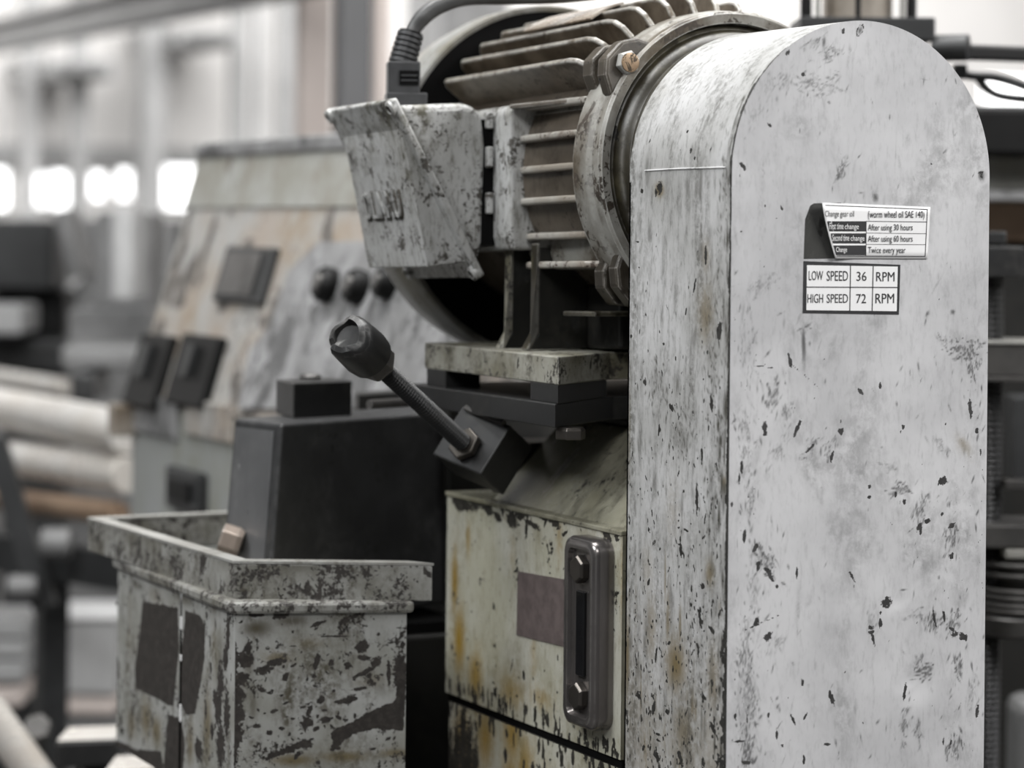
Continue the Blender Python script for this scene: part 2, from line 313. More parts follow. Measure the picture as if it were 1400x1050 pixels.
# raster of wear marks carried by a surface: chips, stains, rust, wiped patches
class Ras:
    def __init__(s, a0, a1, b0, b1, res=.0008):
        s.a0, s.b0, s.res = a0, b0, res; s.na = int((a1 - a0) / res) + 2; s.nb = int((b1 - b0) / res) + 2
        s.a1, s.b1 = a1, b1; s.L = np.zeros((4, s.nb, s.na), np.float32)
    def blob(s, L, a, b, l, w_, ang=0, val=1.0, kind='chip'):
        R_ = max(l, w_) * 2.1; i0 = max(0, int((a - R_ - s.a0) / s.res)); i1 = min(s.na, int((a + R_ - s.a0) / s.res) + 2)
        j0 = max(0, int((b - R_ - s.b0) / s.res)); j1 = min(s.nb, int((b + R_ - s.b0) / s.res) + 2)
        if i1 <= i0 or j1 <= j0: return
        A = s.a0 + np.arange(i0, i1) * s.res - a; B = s.b0 + np.arange(j0, j1) * s.res - b
        A, B = np.meshgrid(A, B); c, q = math.cos(ang), math.sin(ang)
        x = (A * c + B * q) / l; y = (-A * q + B * c) / w_
        d = np.sqrt(x * x + y * y)
        f = np.clip(1 - .5 * d, 0, 1) if kind == 'chip' else np.exp(-d * d * 1.2) * val
        if kind == 'ring': f = np.clip(1 - 2.2 * np.abs(d - 1), 0, 1) * .75
        v = s.L[L, j0:j1, i0:i1]; np.maximum(v, f * (val if kind == 'chip' else 1), out=v)
    def rect(s, L, a0, a1, b0, b1, soft=.003, val=1):
        A, B = np.meshgrid(s.a0 + np.arange(s.na) * s.res, s.b0 + np.arange(s.nb) * s.res)
        d = np.minimum(np.minimum(A - a0, a1 - A), np.minimum(B - b0, b1 - B))
        f = np.clip(.5 + d / soft * .5, 0, 1) * val; np.maximum(s.L[L], f, out=s.L[L])
    def poly(s, L, pts, soft=.002, val=1):
        A, B = np.meshgrid(s.a0 + np.arange(s.na) * s.res, s.b0 + np.arange(s.nb) * s.res)
        ins = np.zeros(A.shape, bool); n = len(pts); dm = np.full(A.shape, 9.0)
        for i in range(n):
            (x0, y0), (x1, y1) = pts[i], pts[(i + 1) % n]
            cnd = (y0 > B) != (y1 > B); xx = (x1 - x0) * (B - y0) / ((y1 - y0) if abs(y1 - y0) > 1e-9 else 1e-9) + x0
            ins ^= cnd & (A < xx)
            t = np.clip(((A - x0) * (x1 - x0) + (B - y0) * (y1 - y0)) / ((x1 - x0) ** 2 + (y1 - y0) ** 2 + 1e-12), 0, 1)
            dm = np.minimum(dm, np.hypot(A - x0 - t * (x1 - x0), B - y0 - t * (y1 - y0)))
        f = np.clip(.5 + np.where(ins, dm, -dm) / soft * .5, 0, 1) * val; np.maximum(s.L[L], f, out=s.L[L])
    def sample(s, a, b):
        i = np.clip(((a - s.a0) / s.res).astype(int), 0, s.na - 1); j = np.clip(((b - s.b0) / s.res).astype(int), 0, s.nb - 1)
        return s.L[:, j, i].T
def gridmesh(name, P, mat, parent, ras=None, ab=None, smooth=False, local=False, flip=False):
    nb, na = P.shape[:2]; me = bpy.data.meshes.new(name)
    idx = np.arange(na * nb).reshape(nb, na)
    q = np.stack([idx[:-1, :-1], idx[:-1, 1:], idx[1:, 1:], idx[1:, :-1]], -1).reshape(-1, 4)
    if flip: q = q[:, ::-1]
    me.vertices.add(na * nb); me.vertices.foreach_set('co', P.reshape(-1).astype(np.float32))
    me.loops.add(q.size); me.loops.foreach_set('vertex_index', q.reshape(-1).astype(np.int32))
    me.polygons.add(len(q)); me.polygons.foreach_set('loop_start', np.arange(0, q.size, 4, dtype=np.int32))
    me.polygons.foreach_set('loop_total', np.full(len(q), 4, np.int32)); me.update(calc_edges=True)
    me.polygons.foreach_set('use_smooth', np.full(len(q), bool(smooth)))
    if ras is not None:
        at = me.color_attributes.new('marks', 'FLOAT_COLOR', 'POINT')
        at.data.foreach_set('color', ras.sample(ab[..., 0].reshape(-1), ab[..., 1].reshape(-1)).reshape(-1).astype(np.float32))
    me.materials.append(M[mat]); me.validate()
    o = bpy.data.objects.new(name, me); col.objects.link(o); o.parent = parent
    if parent and not local and parent.type == 'EMPTY': o.matrix_parent_inverse = mat_of(parent).inverted()
    return o
def panel(name, p0, da, db, la, lb, mat, parent, ras, a0=0, res=.0016, thick=.0):
    p0, da, db = V(p0), V(da).normalized(), V(db).normalized(); na, nb = int(la / res) + 2, int(lb / res) + 2
    a, b = np.meshgrid(np.linspace(0, la, na), np.linspace(0, lb, nb))
    P = np.array(p0)[None, None] + a[..., None] * np.array(da) + b[..., None] * np.array(db)
    ab = np.stack([a + a0, b], -1); return gridmesh(name, P, mat, parent, ras, ab)

# ================================================================== THE ROOM
def struct(o): o['kind'] = 'structure'; return o
struct(box2('floor', (-8, -6, -.1), (16, 13, 0), 'floor'))
YW = 12.0
struct(box2('wall_back', (-8, YW, 0), (16, YW + .2, 6), 'wall'))
struct(box2('wall_right', (14, -6, 0), (14.2, YW, 6), 'wall'))
def onwall(u0, v0, u1, v1, y=YW): return atY(u0, v0, y), atY(u1, v1, y)
# daylit panes along the far wall
for i, (u0, u1, v0, v1) in enumerate([(-40, 8, 232, 285), (34, 60, 238, 282), (66, 90, 236, 284), (122, 140, 236, 272), (158, 176, 232, 272), (196, 300, 226, 284)]):
    a, b = onwall(u0, v1, u1, v0)
    o = struct(box2('window_%d' % (i + 1), (a.x, YW - .03, a.z), (b.x, YW - .002, b.z), 'grey_light'))
    mk('pane', *boxvf(((a.x + b.x) / 2, YW - .034, (a.z + b.z) / 2), (b.x - a.x - .01, .008, abs(b.z - a.z) - .01)), 'pane', o)
# sill under the white upper wall
a, b = onwall(-60, 218, 300, 204); struct(box2('trim_1', (a.x, YW - .08, a.z - .02), (9, YW, b.z), 'beam'))
a, b = onwall(-60, 520, 320, 300); struct(box2('trim_2', (a.x - 1, YW - .06, 0), (b.x + 3, YW, b.z), 'grey_mid'))

def column(u0, u1, y, mat, label, v0=-40, v1=215):
    a = atY(u0, 100, y); b = atY(u1, 100, y); wd = b.x - a.x
    t = empty('steel_column', ((a.x + b.x) / 2, y, 0)); tag(t, label, 'column', 'columns along the far wall')
    c = V(t.location)
    top = 4.4
    box('web', (c.x, y, top / 2), (wd * .3, wd * .9, top), mat, t)
    for s in (-1, 1): box('flange', (c.x + s * wd * .42, y, top / 2), (wd * .16, wd, top), mat, t)
    box('web_face', (c.x, y - wd * .3, top / 2), (wd * .7, wd * .2, top), mat, t)
    box('base_plate', (c.x, y, .02), (wd * 1.5, wd * 1.5, .04), mat, t)
for u0, u1, mt, lb in [(32, 50, 'grey_light', 'pale narrow column at far left of hall'), (98, 118, 'beam', 'grey blurred column second from left'),
                       (192, 222, 'beam', 'wide grey column above bright window'), (316, 336, 'beam', 'grey column above the control console top'),
                       (348, 362, 'grey_light', 'pale thin column right of grey one above console'), (380, 404, 'beam', 'grey column beside the dark steel pole')]:
    column(u0, u1, YW - .6, mt, lb)
# crane rail running down to the left
t = empty('crane_rail', atD(200, 5, 9.0)); tag(t, 'pale blurred crane rail sloping across the upper left', 'beam')
p0, p1 = atD(-60, 62, 12.5), atD(520, -60, 7.5)
d = (p1 - p0); Rm = d.to_track_quat('X', 'Z').to_matrix(); c = (p0 + p1) / 2
box('flange', c + V((0, 0, .06)), (d.length, .12, .015), 'grey_light', t, R=Rm); box('flange', c - V((0, 0, .06)), (d.length, .12, .015), 'grey_mid', t, R=Rm)
box('web', c, (d.length, .02, .12), 'grey_light', t, R=Rm)
# grey roof truss / duct behind
for i, (u, v, uu_, vv_, lb) in enumerate([(60, 85, 150, 105, 'small grey ventilation box between the left columns'), (235, 45, 320, 62, 'grey ventilation box right of wide column')]):
    a, b = atY(u, vv_, 11.2), atY(uu_, v, 11.2)
    t = empty('duct_box', ((a.x + b.x) / 2, 11.2, a.z)); tag(t, lb, 'duct', 'ventilation boxes on the far wall')
    box2('casing', (a.x, 11.1, a.z), (b.x, 11.9, b.z), 'beam', t); box2('collar', (a.x + .05, 11.04, a.z + .02), (b.x - .05, 11.1, b.z - .02), 'grey_mid', t)
    box2('bracket', (a.x, 11.5, b.z), (b.x, 11.98, b.z + .02), 'grey_mid', t)
# dark pole with a pinkish board at its right
b0 = atD(481, 150, 6.2)
t = empty('steel_pole', (b0.x, b0.y, 0)); tag(t, 'dark square steel pole standing behind the control console', 'pole')
box('shaft', (b0.x, b0.y, 1.7), (.084, .05, 3.4), 'pole', t, bevel=.006); box('base_plate', (b0.x, b0.y, .01), (.2, .2, .02), 'pole', t)
b1 = atD(519, 150, 6.9)
t = empty('board_upright', (b1.x, b1.y, 0)); tag(t, 'pale pinkish brown upright board right of the dark pole', 'board')
box('panel', (b1.x, b1.y, 1.7), (.04, .06, 3.4), 'pinkish', t, bevel=.004); box('foot', (b1.x, b1.y, .02), (.12, .12, .04), 'pinkish', t)
b1 = atD(428, 150, 8.5)
t = empty('board_upright', (b1.x, b1.y, 0)); tag(t, 'wide pale pink upright panel left of the dark pole', 'board')
box('panel', (b1.x, b1.y, 1.5), (.12, .05, 3.0), 'pinkish', t, bevel=.004); box('foot', (b1.x, b1.y, .02), (.18, .12, .04), 'pinkish', t)

a, b = atY(596, 130, 9.5), atY(700, -30, 9.5)
t = empty('wall_cabinet', ((a.x + b.x) / 2, 9.5, 0)); tag(t, 'tall grey cabinet far behind the motor fan cover', 'cabinet')
box2('cabinet_body', (a.x, 9.5, 0), (b.x, 9.9, b.z), 'beam', t, bevel=.01); box2('cabinet_door', (a.x + .03, 9.47, .1), (b.x - .03, 9.5, b.z - .05), 'grey_mid', t, bevel=.005)
# blurred machine tools in the far left
def far_machine(name, label, parts, y, cat='machine'):
    pts = [atD(p[1], p[4], y) for p in parts]
    c = sum(pts, V()) / len(pts); t = empty(name, (c.x, c.y, 0)); tag(t, label, cat)
    for (n, u0, v0, u1, v1, mt, dep, ang) in parts:
        a = atD(u0, v1, y + dep); b = atD(u1, v0, y + dep)
        wd = abs(u1 - u0) / FPX * (y + dep); ht = abs(v1 - v0) / FPX * (y + dep)
        c = atD((u0 + u1) / 2, (v0 + v1) / 2, y + dep)
        Rm = Matrix.Rotation(-AL, 3, 'Z') @ Matrix.Rotation(math.radians(ang), 3, 'Y')
        box(n, c, (wd, .25, ht), mt, t, R=Rm, bevel=.012)
    return t
far_machine('milling_machine', 'dark blurred machine tool below the far windows', [
    ('housing', -40, 300, 84, 395, 'grey_dark', 0, 0), ('column', 0, 395, 98, 475, 'black', .1, 0), ('table', -40, 415, 42, 455, 'grey_light', -.3, 0),
    ('bed', -60, 462, 105, 505, 'grey_dark', -.1, 0), ('arm', 92, 285, 112, 380, 'grey_mid', -.2, -14), ('head', 120, 300, 155, 400, 'grey_mid', .4, 0),
    ('handwheel', 112, 385, 142, 430, 'grey_mid', -.1, 0), ('base', 10, 505, 100, 1300, 'grey_dark', .1, 0)], 7.6)
far_machine('machine_cabinet', 'grey blurred machine cabinet left of the console', [
    ('door', 162, 285, 192, 410, 'grey_light', -.1, 0), ('body', 100, 420, 210, 1100, 'grey_mid', .2, 0), ('side', 140, 290, 215, 420, 'grey_mid', .3, 0),
    ('ledge', 95, 470, 200, 500, 'grey_mid', -.2, 0), ('knob_block', 108, 505, 140, 545, 'grey_dark', -.3, 0)], 6.6)

# ================================================================== STEEL BARS ON A RACK (left)
def bar(u0, v0, u1, v1, d0, d1, r, mat, label):
    p0, p1 = atD(u0, v0, d0), atD(u1, v1, d1)
    o = lathe('steel_bar', [(r * .93, 0), (r, .006), (r, (p1 - p0).length - .006), (r * .93, (p1 - p0).length)], p0, p1 - p0, mat, n=32)
    return tag(o, label, 'bar', 'steel bars on the rack')
bar(-120, 534, 176, 592, 6.6, 5.4, .047, 'pipe', 'thick bright steel bar, topmost on the rack')
bar(-120, 606, 176, 650, 6.4, 5.4, .040, 'pipe', 'pale steel bar, middle one on the rack')
bar(-120, 668, 164, 702, 6.2, 5.4, .026, 'pipe_rust', 'rusty brown steel bar, lowest on the rack')
bar(-120, 498, 92, 530, 6.9, 6.3, .022, 'pipe', 'thin pale steel bar behind the thick bar')
p = atD(70, 780, 5.6)
t = empty('bar_rack', (p.x, p.y, 0)); tag(t, 'dark steel rack with post carrying the round bars', 'rack')
for (u, wd, dd) in ((72, .062, 5.6), (-20, .05, 6.2)):
    q = atD(u, 740, dd); box('post', (q.x, q.y, q.z / 2), (wd, wd, q.z), 'grey_dark', t, bevel=.004)
q0, q1 = atD(-60, 745, 5.9), atD(230, 790, 5.3)
dd = q1 - q0; box('beam', (q0 + q1) / 2, (dd.length, .05, .08), 'grey_dark', t, R=dd.to_track_quat('X', 'Z').to_matrix())
q0, q1 = atD(-8, 600, 5.5), atD(62, 830, 5.5)
dd = q1 - q0; box('brace', (q0 + q1) / 2, (dd.length, .03, .05), 'grey_dark', t, R=dd.to_track_quat('X', 'Z').to_matrix())
q = atD(58, 742, 5.45); lathe('roller', [(.03, 0), (.033, .01), (.033, .05), (.03, .06)], q, Rt, 'grey_mid', t, n=20)
q = atD(12, 802, 5.45); lathe('roller', [(.022, 0), (.025, .01), (.025, .05), (.02, .06)], q, Rt, 'grey_mid', t, n=20)
# crates and blocks below the rack
def crate(u0, v0, u1, v1, d, mat, label, name='steel_block', cat='block', group=None):
    Rz = Matrix.Rotation(-AL, 3, 'Z'); wd = (u1 - u0) / FPX * d; ht = (v1 - v0) / FPX * d
    c = atD((u0 + u1) / 2, (v0 + v1) / 2, d + .1); o = box(name, c, (wd, .2, ht), mat, None, R=Rz, bevel=.006)
    return tag(o, label, cat, group)
p = atD(120, 900, 6.2)
t = empty('white_bin', (p.x, p.y, 0)); tag(t, 'white boxy bin standing behind the tray, right of rack post', 'bin')
Rz = Matrix.Rotation(-AL, 3, 'Z')
a = atD(126, 888, 6.2); box('bin_body', a, (.15, .2, .19), 'grey_light', t, R=Rz, bevel=.012); box('bin_rim', a + V((0, 0, .095)), (.165, .215, .015), 'white', t, R=Rz, bevel=.004)
a = atD(126, 955, 6.2); box('bin_foot', a, (.14, .18, .05), 'pinkish', t, R=Rz, bevel=.01); a = atD(126, 1150, 6.2); box('pedestal', (a.x, a.y, a.z / 2 + .16), (.14, .18, a.z + .3), 'grey_mid', t, R=Rz)
for i, (v0, v1, mt, lb) in enumerate([(835, 862, 'grey_light', 'topmost pale slab of the stack at far left'), (866, 890, 'grey_light', 'second pale slab of the far left stack'), (894, 922, 'grey_light', 'third pale slab of the far left stack'), (930, 955, 'pinkish', 'pinkish lowest slab of the far left stack')]):
    crate(-70, v0, 48 - i * 2, v1, 6.0, mt, lb, 'stacked_slab', 'slab', 'slabs stacked at far left')
p = atD(-10, 1010, 6.1); box_ = box('slab_stand', (p.x, p.y + .1, (atD(-10, 958, 6.1).z) / 2), (.26, .2, atD(-10, 958, 6.1).z), 'grey_dark', None, bevel=.005); tag(box_, 'dark stand under the stacked slabs at far left', 'stand')

# ================================================================== CONTROL CONSOLE
XB = .115
far_y, near_y = 2.32, 1.02
zb = atY(180, 545, far_y).z
top_far = atY(275, 212, far_y)
XT, ZT = top_far.x, top_far.z
sl = V((XT - XB, 0, ZT - zb)); nrm = V((-(ZT - zb), 0, XT - XB)).normalized()
t = empty('control_console', (XB + .4, (far_y + near_y) / 2, 0))
tag(t, 'blurred cream and pink painted control console with slanted panel and knobs', 'console')
prism('panel_housing', [(XB, near_y, zb), (XT, near_y, ZT), (XB + .7, near_y, ZT), (XB + .7, near_y, zb)], (0, far_y - near_y, 0), 'console', t, bevel=.01)
box2('cabinet_base', (XB + .002, near_y, 0), (XB + .68, far_y - .004, zb), 'console_base', t, bevel=.008)
f1 = .78
pA = V((XB, 0, zb)) + sl * f1
prism('upper_band', [pA + nrm * .004 + V((0, near_y, 0)), V((XT, near_y, ZT)) + nrm * .004, V((XT, near_y, ZT)) - nrm * .01, pA - nrm * .01 + V((0, near_y, 0))], (0, far_y - near_y, 0), 'console_top', t)
box2('top_rim', (XT - .012, near_y - .01, ZT - .006), (XB + .71, far_y + .006, ZT + .022), 'knobplate', t, bevel=.005)
def slp(u, v): return at_plane(u, v, (XB, 0, zb), nrm)
sd = sl.normalized()
RS = Matrix((V((0, 1, 0)), sd, nrm)).transposed()
def onpanel(name, u0, v0, u1, v1, h, mat, par=None, z0=0, **k):
    a = slp(u0, (v0 + v1) / 2); b = slp(u1, (v0 + v1) / 2); c = slp((u0 + u1) / 2, (v0 + v1) / 2)
    p_, q_ = slp((u0 + u1) / 2, v0), slp((u0 + u1) / 2, v1)
    return box(name, c + nrm * (h / 2 + z0), (abs(a.y - b.y), (p_ - q_).length, h), mat, par or t, R=RS, **k)
o = onpanel('display', 306, 347, 374, 408, .012, 'grey_dark', bevel=.004); onpanel('display_glass', 314, 354, 360, 400, .004, 'steel_mid', o, z0=.012)
# pale plate carrying the knobs
pl = [slp(u, v) for u, v in ((372, 450), (400, 372), (440, 332), (620, 330), (640, 560), (330, 560), (345, 480))]
prism('knob_plate', [p_ + nrm * .001 for p_ in pl], nrm * .006, 'knobplate', t)
for u, v, r in ((458, 393, .029), (500, 396, .028), (540, 392, .024)):
    c = slp(u, v) + nrm * .006
    k_ = lathe('knob', [(r, 0), (r, .018), (r * .8, .026)], c, nrm, 'black', t, n=20); lathe('knob_cap', [(r * .5, 0), (r * .45, .004)], c + nrm * .026, nrm, 'steel_mid', k_, n=16)
for u0, u1 in ((190, 233), (247, 300)):
    sk = onpanel('switch_block', u0, 470, u1, 548, .018, 'black', bevel=.004); onpanel('switch_lever', (u0 + u1) / 2 - 5, 480, (u0 + u1) / 2 + 5, 515, .01, 'grey_dark', sk, z0=.018)
q = atX(262, 670, XB); q2 = atX(240, 635, XB); q3 = atX(284, 706, XB)
hd = box2('door_handle', (XB - .02, q3.y, q3.z), (XB, q2.y, q2.z), 'grey_dark', t, bevel=.006)
box2('grip', (XB - .028, q3.y + .03, q3.z + .02), (XB - .02, q2.y - .03, q2.z - .02), 'black', hd, bevel=.003)
q = atX(172, 580, XB - .05); box('latch', (XB - .02, far_y - .02, q.z), (.045, .045, .06), 'amber', t, bevel=.004)
# cloths / papers lying on the ledge
for u0, u1, v0, v1, mt, nm in ((185, 245, 548, 588, 'knobplate', 'label_plate'), (255, 320, 556, 592, 'console', 'label_plate')):
    a, b = atX(u0, v1, XB), atX(u1, v0, XB); box2(nm, (XB - .006, b.y, a.z), (XB + .001, a.y, b.z), mt, t, bevel=.002)

# ================================================================== MACHINE BASE (below everything in the frame)
t = empty('machine_bed', (.2, .5, 0)); tag(t, 'dark heavy machine bed under the guard, oil tank and tray', 'machine bed')
ZB = H - .80
box2('bed', (-.03, -.02, 0), (.45, .99, ZB - .04), 'oily_and_shade', t, bevel=.01)
box2('bed_plate', (-.05, -.04, ZB - .04), (.47, 1.0, ZB), 'oily_and_shade', t, bevel=.005)

t = empty('shade_block', (.13, .89, ZB)); tag(t, 'black block added to keep the gap between tray and oil tank dark', 'column')  # black block added in place of the shade between tray and tank
box2('shade_post', (.085, .865, H - .54), (.34, .975, H - .245), 'oily_and_shade', t, bevel=.004); box2('shade_body', (-.075, .80, ZB), (.34, .98, H - .545), 'oily_and_shade', t, bevel=.005); box2('shade_cap', (-.06, .815, H - .545), (.33, .965, H - .53), 'gasket_and_shade', t)
# ================================================================== OIL TANK
TX = 0.0; TY1 = .686; TY0 = .225; TZ = H - .343; TZ2 = H - .603
t = empty('oil_tank', (.17, .46, ZB)); tag(t, 'cream gearbox oil tank stained yellow, beside the guard', 'tank')
TR = .40
box2('back_pedestal', (.05, .585, TZ), (.30, .66, TZ + .07), 'oily_and_shade', t, bevel=.004)
box2('tank_body', (TX + .0008, TY0, TZ2 + .004), (TR, TY1, TZ - .004), 'tank_top', t)
prism('tank_lid', [(TX - .002, TY0, TZ - .004), (TR, TY0, TZ - .004), (TR, TY1 + .003, TZ - .004), (TX - .002, TY1 + .003, TZ - .004)], (0, 0, .006), 'tank_top', t, bevel=.0015)
prism('sloped_shoulder', [(.012, TY0, TZ - .002), (.115, TY0, TZ + .10), (.30, TY0, TZ + .10), (.30, TY0, TZ - .002)], (0, .36, 0), 'tank_top', t, bevel=.002)
box2('joint_strip', (TX + .003, TY0 + .002, TZ2 - .006), (TR, TY1 - .002, TZ2 + .004), 'gasket_and_shade', t)
box2('lower_tank', (TX + .0008, TY0, ZB), (TR, TY1 - .012, TZ2 - .006), 'oily_and_shade', t)
ra = Ras(TY0 - .01, TY1 + .01, 0, TZ - TZ2)
def tm(u, v): p = atX(u, v, TX); return p.y, p.z - TZ2
def tc(L, u, v, l, w_, ang=90, val=1, kind='chip'):
    y, z = tm(u, v); ra.blob(L, y, z, l / 1150, w_ / 1150 * (2.0 if kind == 'soft' else 1.3), math.radians(ang), val, kind)
for u, v, l, w_, a_ in [(675, 834, 5, 3, 90), (717, 845, 5, 3, 90), (716, 928, 7, 3, 80), (657, 797, 3, 2, 90), (763, 905, 4, 2, 90), (640, 905, 3, 2, 90), (740, 805, 4, 1.5, 100), (700, 915, 14, 1.2, 110),
                     (615, 940, 10, 4, 90), (628, 948, 12, 6, 80), (720, 975, 7, 3, 90), (733, 980, 8, 2, 90), (745, 985, 8, 1.5, 90), (758, 975, 14, 1.6, 90), (668, 700, 14, 8, 20), (690, 696, 10, 5, 0), (715, 702, 12, 3, 160),
                     (780, 715, 10, 3, 160), (820, 720, 12, 3, 160), (745, 712, 10, 3, 160), (655, 690, 10, 3, 170)]:
    tc(0, u, v, l, w_, a_)
for i in range(40):
    y = rng.uniform(TY0, TY1); z = (TZ - TZ2) * (1 - abs(rng.normal(0, .04))); ra.blob(0, y, z, rng.uniform(.004, .012), rng.uniform(.002, .005), rng.uniform(0, PI))
for i in range(26): ra.blob(0, TY1 - .02 - .30 * rng.random() ** 1.4, (TZ - TZ2) - abs(rng.normal(0, .010)), rng.uniform(.008, .022), rng.uniform(.004, .009), rng.uniform(0, .5))
for i in range(60):
    y = rng.uniform(TY0, TY1); z = abs(rng.normal(0, .012)); ra.blob(0, y, z, rng.uniform(.004, .012), rng.uniform(.0015, .004), PI / 2)
for i in range(60):
    y = rng.uniform(TY0, TY1); z = rng.uniform(0, .26); ra.blob(0, y, z, rng.uniform(.001, .003), rng.uniform(.0008, .0018), rng.uniform(0, PI))
for u, v, l, w_, val in [(622, 800, 60, 7, 1.0), (628, 880, 60, 12, 1.0), (650, 930, 45, 14, .9), (700, 950, 30, 25, .7), (740, 960, 20, 22, .6), (640, 740, 30, 5, .7), (730, 900, 40, 6, .5), (700, 760, 35, 6, .35), (765, 740, 40, 6, .5), (855, 800, 90, 8, .6)]:
    tc(2, u, v, l, w_, 90, val, 'soft')
for u, v, l, w_, val in [(700, 715, 10, 22, .7), (655, 735, 20, 8, .4), (800, 735, 12, 20, .6), (736, 735, 20, 10, .55)]:
    tc(1, u, v, l, w_, 90, val, 'soft')
panel('tank_face', (TX, TY0, TZ2 + .004), (0, 1, 0), (0, 0, 1), TY1 - TY0, TZ - TZ2 - .008, 'tank', t, ra, a0=TY0)
ra2 = Ras(TY0 - .01, TY1 + .01, 0, TZ2 - ZB)
for i in range(60): ra2.blob(0, rng.uniform(TY0, TY1), TZ2 - ZB - abs(rng.normal(0, .02)), rng.uniform(.004, .012), rng.uniform(.002, .005), PI / 2)
for i in range(20): ra2.blob(2, rng.uniform(TY0, TY1), rng.uniform(0, .19), .05, .03, PI / 2, .9, 'soft')
for i in range(6): ra2.blob(0, TY1 - .03 * i * .6, rng.uniform(.05, .15), .06, .012, PI / 2)
panel('lower_face', (TX, TY0, ZB), (0, 1, 0), (0, 0, 1), TY1 - .012 - TY0, TZ2 - ZB - .006, 'tank', t, ra2, a0=TY0)
pp = [atX(u, v, TX) for u, v in ((709, 781), (772, 792), (772, 884), (707, 868))]
o = prism('bare_patch', [p_ - V((.0012, 0, 0)) for p_ in pp], (.001, 0, 0), 'patch', t); o['label'] = 'bare reddish grey rectangular patch'
pp = [atX(u, v, TX) for u, v in ((663, 852), (682, 854), (688, 905), (670, 900))]
# oil level gauge
GX = -.026; GY0, GY1 = .243, .322; GZ0, GZ1 = H - .571, H - .354
def stadium(y0, y1, z0, z1, r, x, n=6):
    out = []
    for (cy, cz, a0) in ((y1 - r, z1 - r, 0), (y0 + r, z1 - r, PI / 2), (y0 + r, z0 + r, PI), (y1 - r, z0 + r, 1.5 * PI)):
        for k in range(n + 1): a = a0 + PI / 2 * k / n; out.append(V((x, cy + r * math.cos(a), cz + r * math.sin(a))))
    return out
def ringloft(name, rings, mat, parent, capl=True, **k):
    n = len(rings[0]); vs_ = [p_ for r_ in rings for p_ in r_]; fs = []
    for i in range(len(rings) - 1):
        for j in range(n): fs.append((i * n + j, i * n + (j + 1) % n, (i + 1) * n + (j + 1) % n, (i + 1) * n + j))
    fs.append(tuple(range(n))); 
    if capl: fs.append(tuple(range((len(rings) - 1) * n, len(rings) * n)))
    return mk(name, vs_, fs, mat, parent, smooth=True, angle=50, **k)
g = ringloft('oil_gauge', [stadium(GY0, GY1, GZ0, GZ1, .017, TX - .0005), stadium(GY0, GY1, GZ0, GZ1, .017, GX + .008), stadium(GY0 + .002, GY1 - .002, GZ0 + .002, GZ1 - .002, .016, GX + .003),
     stadium(GY0 + .007, GY1 - .007, GZ0 + .007, GZ1 - .007, .013, GX), stadium(GY0 + .013, GY1 - .013, GZ0 + .013, GZ1 - .013, .009, GX + .001), stadium(GY0 + .015, GY1 - .015, GZ0 + .015, GZ1 - .015, .008, GX + .007)], 'gauge', t)
g['label'] = 'rounded metal oil level gauge with two hex bolts'
gy = (GY0 + GY1) / 2
box2('sight_glass', (GX + .003, gy - .0095, H - .512), (GX + .0068, gy + .0095, H - .415), 'glass_dark', g, bevel=.001)
for zz in (H - .39, H - .535): hexb('hex_bolt', (GX + .0072, gy, zz), (-1, 0, 0), .0165, .011, 'bolt', g, rot=.5)

